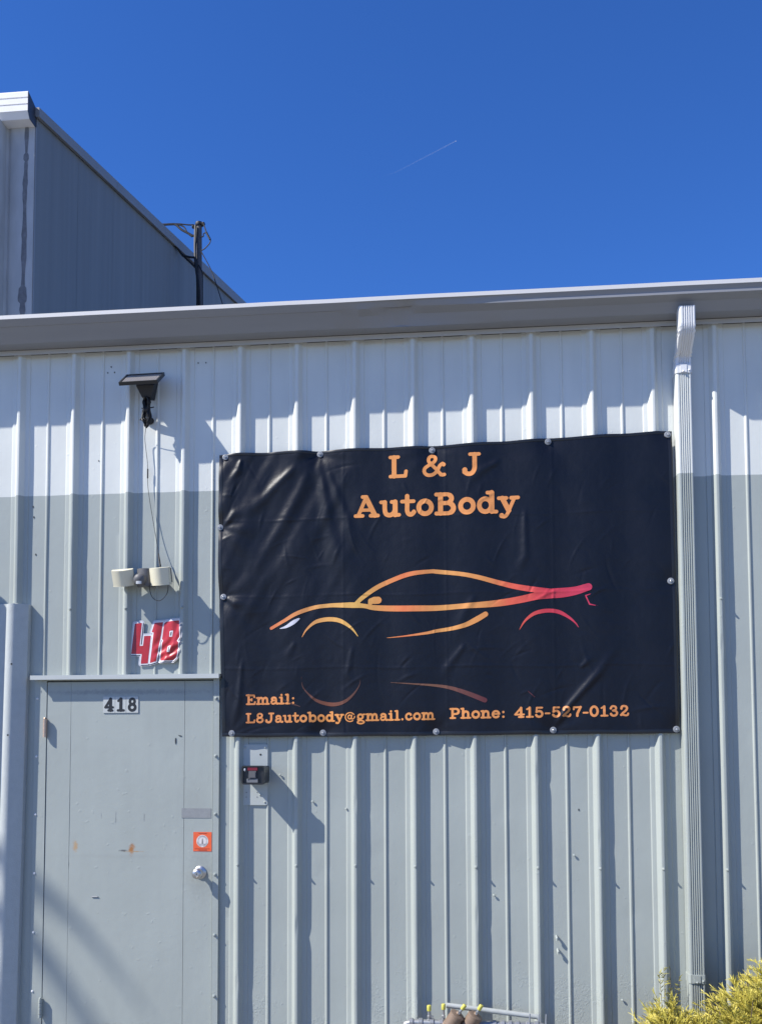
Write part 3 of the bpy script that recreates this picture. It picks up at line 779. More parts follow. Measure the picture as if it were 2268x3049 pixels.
FOLDS = [  # polyline (x, z), amplitude outwards, width
    ([(0.0126, 3.069), (-0.0071, 3.0047), (-0.078, 2.9116)], 0.009, 0.018),
    ([(0.3115, 3.0289), (0.1308, 2.8537), (0.0099, 2.7494)], 0.0075, 0.030),
    ([(0.4059, 3.0689), (0.3117, 2.8742), (0.2176, 2.6882), (0.1148, 2.5111), (0.0206, 2.3594)], 0.010, 0.036),
    ([(0.4248, 3.051), (0.4658, 2.7586), (0.4998, 2.5705), (0.5589, 2.3662)], 0.012, 0.040),
    ([(0.4445, 3.0504), (0.5763, 2.713), (0.6225, 2.5253)], 0.008, 0.030),
    ([(-0.0854, 2.7046), (-0.0336, 2.7721), (0.0053, 2.8055)], 0.007, 0.020),
    ([(-0.0701, 2.3355), (0.0081, 2.2744)], 0.008, 0.022),
    ([(1.4802, 2.78), (1.4817, 2.5227), (1.4439, 2.4321)], 0.006, 0.022),
    ([(1.3687, 3.0197), (1.2608, 2.9642), (1.1773, 2.8909)], 0.005, 0.024),
    ([(1.6076, 1.6465), (1.7016, 1.7718), (1.8398, 1.925), (1.9503, 2.0945)], 0.009, 0.020),
    ([(1.7442, 1.9423), (1.8093, 2.0068)], 0.004, 0.014),
    ([(1.23, 2.3368), (1.1548, 2.1968), (1.1208, 2.073)], 0.005, 0.030),
    ([(1.18, 2.08), (1.10, 1.98), (1.04, 1.88)], 0.005, 0.022),
    ([(0.02, 2.02), (0.005, 1.80), (-0.02, 1.66)], 0.006, 0.018),
    ([(0.30, 2.10), (0.24, 1.99)], 0.004, 0.02),
    ([(0.60, 2.08), (0.57, 1.93), (0.60, 1.86)], 0.004, 0.018),
]
WASHERS = [(-0.0764, 3.0798), (0.4265, 3.0811), (1.0125, 3.0808), (1.6036, 3.1043), (2.1979, 3.1192), (-0.1029, 2.7059), (-0.0831, 2.3374), (2.1983, 2.3756),
           (-0.0314, 1.6244), (0.442, 1.6251), (1.0233, 1.6286), (1.6099, 1.6344), (2.2109, 1.6359)]
_cr = np.random.RandomState(12)
CREASES = []
for _i in range(150):
    _x, _z = _cr.uniform(-0.08, 2.2), _cr.uniform(1.64, 3.06)
    _a = _cr.choice([1.05, 2.1, 1.57, 0.1, 0.8]) + _cr.normal(0, 0.35)
    CREASES.append((_x, _z, math.cos(_a), math.sin(_a), _cr.uniform(0.02, 0.085), _cr.uniform(0.004, 0.010), _cr.uniform(0.0006, 0.0022) * _cr.choice([1, 1, -1])))
def banner_y(x, z):
    x = np.asarray(x, float); z = np.asarray(z, float)
    ph = (x / RIB) * 2 * math.pi
    sag = (1 - np.cos(ph)) / 2
    d = 0.0385 - 0.0048 * sag - 0.002 * sag * sag
    for wx, wz in WASHERS:
        r2 = (x - wx) ** 2 + (z - wz) ** 2
        k = 0.5 - 0.5 * math.cos(2 * math.pi * wx / RIB)
        d -= (0.002 + 0.015 * k) * np.exp(-r2 / 0.055 ** 2)
    for pts, A, w in FOLDS:
        best = np.full(x.shape, 9.0); tt = np.zeros(x.shape)
        nseg = len(pts) - 1
        for i in range(nseg):
            (ax, az), (bx, bz) = pts[i], pts[i + 1]
            vx, vz = bx - ax, bz - az
            t = np.clip(((x - ax) * vx + (z - az) * vz) / (vx * vx + vz * vz), 0, 1)
            q = np.hypot(x - ax - t * vx, z - az - t * vz)
            up_ = q < best
            tt = np.where(up_, (i + t) / nseg, tt); best = np.where(up_, q, best)
        taper = np.clip(np.minimum(tt * 6, (1 - tt) * 2.2), 0, 1)
        taper = taper * taper * (3 - 2 * taper)
        wloc = w * (0.55 + 0.75 * tt)
        d += A * taper * (np.exp(-(best / wloc) ** 2) - 0.25 * np.exp(-(best / (2.2 * wloc)) ** 2))
    # tension fans spreading from the fixings
    for i, (wx, wz) in enumerate(WASHERS):
        amp = (0.0038, 0.0052, 0.0022, 0.0014, 0.0012, 0.0045, 0.0045, 0.0012, 0.0030, 0.0018, 0.0016, 0.0026, 0.0012)[i]
        rr = np.hypot(x - wx, z - wz) + 1e-6
        an = np.arctan2(z - wz, x - wx)
        d += amp * np.sin(an * (7 + i % 3) + 1.7 * i + 1.5 * vnoise(x * 4 + i, z * 4)) * np.clip(rr / 0.11, 0, 1) ** 1.5 * np.exp(-rr / 0.20) * 0.62
    left = np.clip((0.85 - x) / 0.8, 0.22, 1)
    # soft diagonal drapes across the slack left third
    q1 = x * 0.88 - z * 0.48; q2 = x * 0.48 + z * 0.88
    slack = np.clip((0.72 - x) / 0.35, 0, 1) * np.clip((z - 2.05) / 0.35, 0.12, 1)
    d += slack * (0.013 * vnoise(q1 / 0.085 + 3, q2 / 0.55 + 8) + 0.006 * vnoise(q1 / 0.04 + 13, q2 / 0.3 + 2))
    q3 = x * 0.97 + z * 0.2; q4 = -x * 0.2 + z * 0.97
    d += np.clip(1 - np.abs(x - 0.62) / 0.45, 0, 1) * np.clip((z - 2.2) / 0.3, 0, 1) * 0.008 * vnoise(q3 / 0.075 + 5, q4 / 0.6 + 1)
    d += left * (0.0050 * vnoise(x * 6 + z * 3.0 + 9, z * 3 - x * 2) + 0.0022 * vnoise(x * 17 + 4, z * 13 + 2 + x * 6))
    d += 0.0006 * vnoise(x * 40, z * 38) + 0.0012 * vnoise(x * 11 + 31, z * 5 + 17)
    for (kx, kz, ca, sa, kl, kw, ka) in CREASES:
        al, ac = (x - kx) * ca + (z - kz) * sa, -(x - kx) * sa + (z - kz) * ca + 1.2 * ((x - kx) * ca + (z - kz) * sa) ** 2
        d += ka * np.exp(-(al / kl) ** 2) * np.exp(-(ac / kw) ** 2)
    d += 0.0016 * np.abs(vnoise(x * 15 + 3 * z, z * 12 + 40)) + 0.0009 * np.abs(vnoise(x * 31, z * 27 + 4 * x))
    # creases left from being folded in a parcel
    for cz in (2.735, 2.335, 1.96):
        d += 0.0016 * np.exp(-((z - cz + 0.004 * np.sin(x * 9)) / 0.006) ** 2) * (0.4 + 1.2 * np.abs(vnoise(x * 5, cz * 10)))
    for cx in (0.55, 1.08, 1.62):
        d += 0.0009 * np.exp(-((x - cx) / 0.006) ** 2)
    return -np.maximum(d, 0.006)

def banner_pt(s, t):
    # s along width, t from bottom to top
    xl = np.interp(t, [0, .45, .61, 1], [-0.084, -0.104, -0.112, -0.110])
    xr = np.interp(t, [0, .42, 1], [2.2262, 2.225, 2.2195])
    x = xl + (xr - xl) * s
    zt = np.interp(s, [0, .05, .22, .47, .74, .965, 1], [3.0925, 3.0985, 3.099, 3.103, 3.122, 3.1385, 3.1355]) + 0.0015 * np.sin(s * 46)
    zb = np.interp(s, [0, .06, .22, .48, .73, 1], [1.6075, 1.604, 1.606, 1.609, 1.6135, 1.616]) + 0.001 * np.sin(s * 39 + 1)
    return x, zb + (zt - zb) * t

m, n, l, b = new_mat('black_vinyl')
b.inputs['Base Color'].default_value = (0.011, 0.012, 0.017, 1)
geo = N(n, 'ShaderNodeNewGeometry')
c1 = N(n, 'ShaderNodeTexNoise', i_Scale=5.0, i_Detail=6.0); l.new(geo.outputs['Position'], c1.inputs['Vector'])
cr = N(n, 'ShaderNodeMixRGB'); cr.inputs[1].default_value = (0.0010, 0.0026, 0.0085, 1); cr.inputs[2].default_value = (0.0040, 0.0058, 0.0130, 1)
l.new(c1.outputs['Fac'], cr.inputs[0]); l.new(cr.outputs[0], b.inputs['Base Color'])
r1 = N(n, 'ShaderNodeMapRange'); r1.inputs['To Min'].default_value = 0.36; r1.inputs['To Max'].default_value = 0.48
l.new(c1.outputs['Fac'], r1.inputs['Value']); l.new(r1.outputs[0], b.inputs['Roughness'])
b.inputs['Specular IOR Level'].default_value = 0.31
c2 = N(n, 'ShaderNodeTexNoise', i_Scale=420.0, i_Detail=2.0); l.new(geo.outputs['Position'], c2.inputs['Vector'])
c3 = N(n, 'ShaderNodeTexNoise', i_Scale=38.0, i_Detail=4.0, i_Distortion=1.2); l.new(geo.outputs['Position'], c3.inputs['Vector'])
cm = N(n, 'ShaderNodeMath', operation='MULTIPLY_ADD'); cm.inputs[1].default_value = 2.5
l.new(c3.outputs['Fac'], cm.inputs[0]); l.new(c2.outputs['Fac'], cm.inputs[2])
bp = N(n, 'ShaderNodeBump', i_Strength=0.25, i_Distance=0.001); l.new(cm.outputs[0], bp.inputs['Height']); l.new(bp.outputs[0], b.inputs['Normal'])
M_VINYL = m

def print_mat(name, stops, rough=0.45):
    """printed ink whose colour runs along the banner's width"""
    m, n, l, b = new_mat(name)
    geo = N(n, 'ShaderNodeNewGeometry'); sp = N(n, 'ShaderNodeSeparateXYZ'); l.new(geo.outputs['Position'], sp.inputs[0])
    mr = N(n, 'ShaderNodeMapRange'); mr.inputs['From Min'].default_value = 0.0; mr.inputs['From Max'].default_value = 2.0
    l.new(sp.outputs['X'], mr.inputs['Value'])
    rp = N(n, 'ShaderNodeValToRGB')
    while len(rp.color_ramp.elements) > 1: rp.color_ramp.elements.remove(rp.color_ramp.elements[-1])
    for i, (p, c) in enumerate(stops):
        e = rp.color_ramp.elements[0] if i == 0 else rp.color_ramp.elements.new(p / 2.0)
        e.position = p / 2.0; e.color = (*c, 1)
    l.new(mr.outputs[0], rp.inputs[0])
    nz = N(n, 'ShaderNodeTexNoise', i_Scale=9.0, i_Detail=3.0); l.new(geo.outputs['Position'], nz.inputs['Vector'])
    hv = N(n, 'ShaderNodeMapRange'); hv.inputs['To Min'].default_value = 0.86; hv.inputs['To Max'].default_value = 1.12
    l.new(nz.outputs['Fac'], hv.inputs['Value'])
    mu = N(n, 'ShaderNodeMixRGB', blend_type='MULTIPLY'); mu.inputs[0].default_value = 1
    l.new(rp.outputs[0], mu.inputs[1]); l.new(hv.outputs[0], mu.inputs[2])
    l.new(mu.outputs[0], b.inputs['Base Color'])
    b.inputs['Roughness'].default_value = rough
    return m
M_INK = print_mat('orange_ink', [(0.0, (0.62, 0.225, 0.072)), (0.5, (0.70, 0.28, 0.072)), (2.0, (0.64, 0.245, 0.078))])
M_CAR = print_mat('orange_to_red_ink', [(0.17, (0.62, 0.17, 0.06)), (0.45, (0.66, 0.33, 0.09)), (0.62, (0.66, 0.38, 0.09)), (0.86, (0.66, 0.17, 0.055)), (1.06, (0.66, 0.30, 0.08)), (1.28, (0.66, 0.26, 0.07)), (1.40, (0.62, 0.10, 0.05)), (1.58, (0.50, 0.035, 0.05)), (1.80, (0.48, 0.03, 0.075))])
M_DIM = print_mat('dim_reflection_ink', [(0.3, (0.06, 0.025, 0.018)), (0.48, (0.16, 0.05, 0.022)), (0.65, (0.07, 0.03, 0.02)), (1.0, (0.17, 0.075, 0.04)), (1.15, (0.12, 0.04, 0.03)), (1.3, (0.10, 0.018, 0.022))])
M_LAMPINK = print_mat('pale_headlight_ink', [(0.2, (0.55, 0.55, 0.62)), (0.4, (0.6, 0.6, 0.66))])

BN = empty('banner', (1.06, -0.04, 1.605), 'black vinyl auto body banner with orange car outline screwed to the wall', 'banner')
NS, NT = 420, 280
s_, t_ = np.meshgrid(np.linspace(0, 1, NS + 1), np.linspace(0, 1, NT + 1))
bx_, bz_ = banner_pt(s_, t_)
by_ = banner_y(bx_, bz_)
mb = MB()
vs = np.stack([bx_, by_, bz_], -1).reshape(-1, 3)
w = NS + 1
fs = [(j * w + i, j * w + i + 1, (j + 1) * w + i + 1, (j + 1) * w + i) for j in range(NT) for i in range(NS)]
mb.add(vs.tolist(), fs)
loop = [i for i in range(w)] + [j * w + NS for j in range(1, NT + 1)] + [NT * w + i for i in range(NS - 1, -1, -1)] + [j * w for j in range(NT - 1, 0, -1)]
ring = vs[loop]; back = ring + np.array([0, 0.0022, 0])
k = len(loop)
mb.add(ring.tolist() + back.tolist(), [(i, (i + 1) % k, k + (i + 1) % k, k + i)[::-1] for i in range(k)])
mb.build('sheet', M_VINYL, BN, True, 60)
# welded hems: a doubled strip along every edge
M_HEM = mat('vinyl_hem', (0.006, 0.0065, 0.009), 0.36, var=0.25, scale=40)
def hem(s0, s1, t0, t1, long_s):
    a, c = (160, 4) if long_s else (4, 110)
    ss, tt = np.meshgrid(np.linspace(s0, s1, a + 1), np.linspace(t0, t1, c + 1))
    hx, hz = banner_pt(ss, tt)
    prof = np.sin(np.linspace(0, math.pi, (c if long_s else a) + 1)) ** 0.5 * 0.0012 + 0.0008
    hy = banner_y(hx, hz) - (prof[:, None] if long_s else prof[None, :])
    mb = MB()
    w2 = a + 1
    mb.add(np.stack([hx, hy, hz], -1).reshape(-1, 3).tolist(), [(j * w2 + i, j * w2 + i + 1, (j + 1) * w2 + i + 1, (j + 1) * w2 + i) for j in range(c) for i in range(a)])
    mb.build('hem', M_HEM, BN, True, 60)
hem(0.0002, 0.9998, 0.0003, 0.0135, True)
hem(0.0002, 0.9998, 0.9900, 0.9997, True)
hem(0.0002, 0.0090, 0.0137, 0.9898, False)
hem(0.9915, 0.9998, 0.0137, 0.9898, False)
# washers and their screws
mb = MB(); mb.lathe([(0.0165, -0.003), (0.0168, 0.0005), (0.0155, 0.0030), (0.0090, 0.0044), (0.0085, 0.0036), (0.0005, 0.0034)], 24)
WASH = mb.mesh('washer', M_WASHER, True, 40)
mb = MB(); mb.lathe([(0.0058, 0), (0.0058, 0.004), (0.0035, 0.0062), (0.0034, 0.0040), (0.0004, 0.0038)], 6)
WSCR = mb.mesh('washer_screw', M_ZINC, True, 30)
for wx, wz in WASHERS:
    wy = float(banner_y(wx, wz)) - 0.0036
    o = link('washer', WASH, BN, (wx, wy, wz), (math.radians(90 + random.uniform(-7, 7)), random.uniform(-.1, .1), 0))
    link('washer_screw', WSCR, o, (wx, wy - 0.0040, wz), (math.radians(90), random.uniform(0, 1), 0))
# the printed car
CAR_PARTS = {'car_outline': (['belt', 'roof'], M_CAR), 'wheel_arch': (['front_arch'], M_CAR), 'side_skirt': (['skirt'], M_CAR), 'rear_wheel_arch': (['rear_arch'], M_CAR), 'tail_light': (['tail'], M_CAR),
             'headlight': (['headlight'], M_LAMPINK), 'door_mirror': (['mirror'], M_CAR), 'wheel_arch_reflection': (['arch_mirror'], M_DIM), 'side_skirt_reflection': (['skirt_mirror'], M_DIM), 'bumper_reflection': (['small_mirror'], M_DIM), 'rear_reflection': (['rear_mirror'], M_DIM)}
for nm, (keys, mt) in CAR_PARTS.items():
    strokes = []
    for kk in keys:
        p3 = spline([(a, c, r_) for a, c, r_ in CAR[kk]], 6) if kk not in ('tail', 'mirror') else [Vector(q) for q in CAR[kk]]
        strokes.append(([(p.x, p.y) for p in p3], [max(0.0006, p.z) for p in p3]))
    xs, zs_, D = sdf_strokes(strokes, 0.0032, 0)
    mb = MB(); fill_sdf(xs, zs_, D, banner_y, 0.0013, mb)
    mb.build(nm, mt, BN, True, None)
write_line('L & J', 0.787, 2.9397, 1.262, 2.9425, 0.1165, banner_y, 0.0013, 0.0030, M_INK, BN)
write_line('AutoBody', 0.606, 2.7365, 1.453, 2.7430, 0.115, banner_y, 0.0013, 0.0030, M_INK, BN)
write_line('Email:', 0.041, 1.7710, 0.302, 1.7745, 0.0525, banner_y, 0.0013, 0.0019, M_INK, BN)
write_line('L8Jautobody@gmail.com', 0.041, 1.6765, 1.018, 1.6895, 0.0515, banner_y, 0.0013, 0.0019, M_INK, BN)
write_line('Phone: 415-527-0132', 1.091, 1.6938, 1.985, 1.7030, 0.0535, banner_y, 0.0013, 0.0019, M_INK, BN)

# ---- house number tiles and the seal sticker on the door
flat = lambda yv: (lambda x, z: np.full(np.shape(x), yv))
M_TILE = mat('number_tile', (0.45, 0.47, 0.455), 0.4, var=0.08, scale=40)
M_DIGIT = mat('black_digit', (0.015, 0.016, 0.018), 0.45)
for ch, x0, x1 in (('4', -0.7345, -0.6705), ('1', -0.6690, -0.6105), ('8', -0.6085, -0.5435)):
    mb = MB()
    mb.box(x0, x1, FY - 0.0042, FY - 0.0006, 1.7350, 1.8210, 0)
    w_, strokes = GLYPH[ch]
    ss = [([(x0 + 0.006 + px / w_ * (x1 - x0 - 0.012), 1.7430 + pz * 0.071) for px, pz in pts], r_ * 0.082) for pts, r_ in strokes]
    xs, zs_, D = sdf_strokes(ss, 0.0022, 0)
    fill_sdf(xs, zs_, D, flat(FY - 0.0042), 0.0006, mb, 1)
    mb.build('number_tile', [M_TILE, M_DIGIT], door)
M_STICK = mat('orange_sticker', (0.72, 0.115, 0.04), 0.35, var=0.12, scale=60, bump=0.3, bscale=60)
M_SEAL = mat('white_seal', (0.62, 0.58, 0.57), 0.4, var=0.12, scale=80)
M_SEALG = mat('grey_seal_print', (0.20, 0.18, 0.18), 0.5)
M_SEALR = mat('dark_red_print', (0.30, 0.03, 0.02), 0.5)
sx0, sx1, sz0, sz1 = -0.241, -0.1445, 1.0145, 1.1135
mb = MB()
mb.box(sx0, sx1, FY - 0.0022, FY - 0.0005, sz0, sz1, 0)
cxs, czs = (sx0 + sx1) / 2, (sz0 + sz1) / 2 + 0.003
sy = FY - 0.0022
def disc(cx, cz, r0, r1, y, mi, k=36):
    vs = [(cx + r1 * math.cos(2 * math.pi * i / k), y, cz + r1 * math.sin(2 * math.pi * i / k)) for i in range(k)]
    if r0 <= 0:
        mb.add(vs, [tuple(range(k))], mi)
    else:
        v0 = [(cx + r0 * math.cos(2 * math.pi * i / k), y, cz + r0 * math.sin(2 * math.pi * i / k)) for i in range(k)]
        mb.add(vs + v0, [(i, (i + 1) % k, k + (i + 1) % k, k + i) for i in range(k)], mi)
disc(cxs, czs, 0, 0.0315, sy - 0.0006, 1)
disc(cxs, czs, 0.0215, 0.0228, sy - 0.0010, 2)
for i in range(30):                      # illegible ring of print
    if random.random() < 0.8:
        a = 2 * math.pi * i / 30
        mb.box(-0.0016, 0.0014, -0.0001, 0.0001, -0.0017, 0.0017, 2, Matrix.Translation((cxs + 0.0268 * math.cos(a), sy - 0.0011, czs + 0.0268 * math.sin(a))) @ Matrix.Rotation(-a + math.pi / 2, 4, 'Y'))
mb.prism([(cxs - 0.0035, czs - 0.013), (cxs + 0.0045, czs - 0.013), (cxs + 0.0025, czs + 0.009), (cxs + 0.0005, czs + 0.015), (cxs - 0.002, czs + 0.009)], 'y', sy - 0.0012, sy - 0.0008, 2)
mb.box(cxs - 0.014, cxs + 0.015, sy - 0.0012, sy - 0.0008, czs - 0.0165, czs - 0.0145, 2)
for (zc, half, hh) in ((sz1 - 0.006, 0.020, 0.0014), (sz0 + 0.0135, 0.040, 0.0009), (sz0 + 0.0065, 0.022, 0.0016)):
    x = cxs - half
    while x < cxs + half:
        w_ = random.uniform(0.002, 0.0055)
        mb.box(x, x + w_, sy - 0.0008, sy - 0.0004, zc - hh, zc + hh, 3); x += w_ + 0.0012
mb.build('seal_sticker', [M_STICK, M_SEAL, M_SEALG, M_SEALR], door)

# ================================================================== NUMBER DECAL (418) draped over the ribs
def decal_y(x, z):
    x = np.asarray(x, float); z = np.asarray(z, float)
    u_ = np.clip((x + 0.60) / 0.29, 0, 1)
    base = 0.008 + 0.026 * np.clip((x + 0.47) / 0.16, 0, 1) ** 1.3
    d = base + 0.004 * np.exp(-((x + 0.457) / 0.02) ** 2)
    # diagonal crumples where the film bridges the pan
    q = (x + 0.38) * 0.72 + (z - 2.1) * -0.69
    act = np.clip((x + 0.47) / 0.04, 0, 1)
    d += act * 0.0055 * np.sin(q * 105 + 3 * np.sin(z * 23)) * (0.35 + np.abs(vnoise(x * 14, z * 9)) * 1.6)
    d += act * 0.007 * np.exp(-(((x + 0.352) + 0.55 * (2.10 - z)) / 0.016) ** 2)
    d += 0.0012 * vnoise(x * 40, z * 40)
    return -d
DC = empty('number_decal', (-0.45, -0.02, 1.97), 'wrinkled red 418 number decal above the grey door', 'decal')
M_DRED = mat('red_film', (0.40, 0.022, 0.030), 0.32, var=0.1, scale=20)
M_DWHITE = mat('white_film', (0.66, 0.655, 0.68), 0.35, var=0.05, scale=20)
M_DBLACK = mat('black_film', (0.02, 0.018, 0.022), 0.4)
M_DSILVER = mat('silver_film_edge', (0.47, 0.48, 0.53), 0.35, var=0.1, scale=20)
digits = [DECAL['four'], DECAL['one'], DECAL['eight']]
dhol = [DECAL['hole_a'], DECAL['hole_b']]
hD = 0.0024
xs, zs_, D0 = sdf_polys(digits, [], hD, 0.02)
_, _, D1 = sdf_polys(digits, dhol, hD, 0.02)
mb = MB(); fill_sdf(xs, zs_, D0, decal_y, 0.0, mb, 0, 0.0135); mb.build('film_edge', M_DSILVER, DC, True, None)
sh = [[(x + 0.0042, z - 0.0046) for x, z in q] for q in digits]
xs2, zs2, D2 = sdf_polys(sh, [], hD, 0.02)
mb = MB(); fill_sdf(xs2, zs2, D2, decal_y, 0.0008, mb, 0, 0.0055); mb.build('black_outline', M_DBLACK, DC, True, None)
mb = MB(); fill_sdf(xs, zs_, D1, decal_y, 0.0016, mb, 0, 0.0062); mb.build('white_outline', M_DWHITE, DC, True, None)
for q, hh in ((DECAL['four'], []), (DECAL['one'], []), (DECAL['eight'], dhol)):
    xs3, zs3, D3 = sdf_polys([q], hh, hD, 0.01)
    mb = MB(); fill_sdf(xs3, zs3, D3, decal_y, 0.0024, mb); mb.build('digit', M_DRED, DC, True, None)

# ================================================================== SOLAR PANEL
SP = empty('solar_panel', (-0.50, 0, 3.38), 'small black solar panel on a bracket high on the white wall', 'solar panel')
tilt = math.radians(36)
# panel frame: local x along wall, local y along the slope, local z out of the face
pc = Vector((-0.5065, -0.112, 3.490))
PM = Matrix.Translation(pc) @ Matrix.Rotation(math.radians(-1.0), 4, 'Y') @ Matrix.Rotation(tilt, 4, 'X')
hw, hl = 0.1035, 0.074
mb = MB()
mb.box(-hw, hw, -hl, -hl + 0.008, -0.009, 0.009, 0, PM); mb.box(-hw, hw, hl - 0.008, hl, -0.009, 0.009, 0, PM)
mb.box(-hw, -hw + 0.008, -hl + 0.0082, hl - 0.0082, -0.009, 0.009, 0, PM); mb.box(hw - 0.008, hw, -hl + 0.0082, hl - 0.0082, -0.009, 0.009, 0, PM)
mb.build('panel_frame', M_BLACK, SP)
mb = MB(); mb.box(-hw + 0.0082, hw - 0.0082, -hl + 0.0082, hl - 0.0082, -0.007, 0.0055, 0, PM)
m, n, l, b = new_mat('solar_cells'); b.inputs['Base Color'].default_value = (0.10, 0.095, 0.10, 1); b.inputs['Roughness'].default_value = 0.22
geo = N(n, 'ShaderNodeNewGeometry'); wv = N(n, 'ShaderNodeTexWave', i_Scale=22.0, i_Distortion=0.0); l.new(geo.outputs['Position'], wv.inputs['Vector'])
cr = N(n, 'ShaderNodeMixRGB'); cr.inputs[1].default_value = (0.16, 0.15, 0.155, 1); cr.inputs[2].default_value = (0.21, 0.195, 0.20, 1); l.new(wv.outputs['Fac'], cr.inputs[0]); l.new(cr.outputs[0], b.inputs['Base Color'])
mb.build('cell_face', m, SP)
mb = MB()   # tapering bracket down to the wall
top = [(-0.535, -0.125, 3.452), (-0.438, -0.125, 3.450), (-0.438, -0.050, 3.495), (-0.535, -0.050, 3.497)]
bot = [(-0.515, -0.092, 3.402), (-0.462, -0.092, 3.398), (-0.462, -0.036, 3.398), (-0.515, -0.036, 3.402)]
mb.add(bot + top, [(0, 3, 2, 1), (4, 5, 6, 7), (0, 1, 5, 4), (1, 2, 6, 5), (2, 3, 7, 6), (3, 0, 4, 7)])
mb.build('bracket', M_BLACKM, SP)
mb = MB(); mb.tube([(-0.500, -0.002, 3.300), (-0.498, -0.020, 3.305), (-0.492, -0.055, 3.355), (-0.489, -0.065, 3.400)], [0.024, 0.015, 0.012, 0.014], 10)
mb.build('mounting_arm', M_BLACKM, SP, True)
def coil(cx, cy, zt, zb, wd, turns, seed):
    rnd = random.Random(seed)
    out = []
    for t in range(turns):
        w0, ph, dz = wd * rnd.uniform(.45, 1), rnd.uniform(-.3, .3), rnd.uniform(-.012, .012)
        loop_ = []
        for i in range(15):
            a = 2 * math.pi * i / 14
            f = math.sin(a)
            s_ = math.cos(a)
            zz_ = (zt + zb) / 2 + (zt - zb) / 2 * s_ + dz * (1 - s_)
            pinch = 0.35 + 0.65 * min(1, abs(zz_ - ((zt + zb) / 2 + 0.01)) / ((zt - zb) * 0.30))
            loop_.append((cx + w0 * f * pinch + 0.006 * ph, cy + rnd.uniform(-.016, .016), zz_))
        out.append(loop_)
    return out
mb = MB()
for lp in coil(-0.491, -0.082, 3.402, 3.262, 0.027, 15, 5):
    mb.tube(spline(lp, 3), 0.0033, 6)
mb.tube(spline([(-0.49, -0.085, 3.31), (-0.52, -0.085, 3.285), (-0.523, -0.088, 3.279), (-0.505, -0.085, 3.281), (-0.494, -0.083, 3.30)], 4), 0.0028, 6)
mb.tube(spline([(-0.515, -0.085, 3.342), (-0.500, -0.09, 3.338), (-0.478, -0.092, 3.338), (-0.449, -0.086, 3.346)], 4), 0.0032, 6)
mb.tube([(-0.502, -0.082, 3.333), (-0.478, -0.082, 3.335)], 0.016, 8)
mb.build('coiled_cable', M_RUBBER, SP, True)
mb = MB()
cab = [(-0.502, -0.07, 3.285), (-0.505, -0.05, 3.25), (-0.519, -0.022, 3.20), (-0.5130, -0.018, 3.130), (-0.505, -0.016, 3.060), (-0.5035, -0.015, 2.96), (-0.494, -0.015, 2.88), (-0.478, -0.016, 2.79), (-0.455, -0.020, 2.67), (-0.4304, -0.034, 2.555), (-0.418, -0.055, 2.505), (-0.412, -0.07, 2.478)]
mb.tube(spline(cab, 5), 0.0016, 6)
mb.tube(spline([(-0.5035, -0.0165, 3.035), (-0.5035, -0.0165, 2.985)], 2), 0.0042, 6)
mb.tube([(-0.4345, -0.032, 2.575), (-0.426, -0.042, 2.535), (-0.417, -0.055, 2.502)], [0.003, 0.005, 0.006], 8)
mb.build('lead_cable', M_RUBBER, SP, True)

# ================================================================== SECURITY LIGHT
SL = empty('security_light', (-0.5, 0, 2.44), 'twin head security light with grey motion sensor above red number decal', 'security light')
def half_body(x0, x1, z0, z1, yb, depth, k=10):
    cx, rx = (x0 + x1) / 2, (x1 - x0) / 2
    pl = [(x1, yb), (x0, yb)] + [(cx - rx * math.cos(math.pi * i / k), yb - depth * (0.45 + 0.55 * math.sin(math.pi * i / k))) for i in range(k + 1)]
    mb = MB(); mb.prism(pl, 'z', z0, z1); return mb
half_body(-0.537, -0.452, 2.396, 2.487, -0.034, 0.062).build('housing', M_DGREY, SL, True, 35)
mb = MB(); mb.box(-0.532, -0.455, -0.034, -0.002, 2.405, 2.478); mb.build('wall_mount', M_DGREY, SL)
mb = MB()
mb.lathe([(0.022, -0.02), (0.031, -0.006), (0.0335, 0.006), (0.032, 0.016), (0.026, 0.026), (0.015, 0.032), (0.001, 0.034)], 22, Matrix.Translation((-0.5085, -0.098, 2.428)) @ Matrix.Rotation(math.radians(112), 4, 'X') @ Matrix.Rotation(0.15, 4, 'Y'))
sens = mb.build('motion_sensor', M_DGREY, SL, True, 60)
mb = MB()
for i in range(7):
    a0, a1 = -0.45 + 0.9 * i / 7, -0.45 + 0.9 * (i + 1) / 7
    f = lambda a, z: (-0.5045 + 0.034 * math.sin(a), -0.098 - 0.034 * math.cos(a) - 0.002, z)
    mb.add([f(a0, 2.399), f(a1, 2.399), f(a1, 2.4145), f(a0, 2.4145)], [(0, 1, 2, 3)])
mb.build('sensor_lens', mat('sensor_window', (0.42, 0.43, 0.44), 0.3), sens, True, 60)
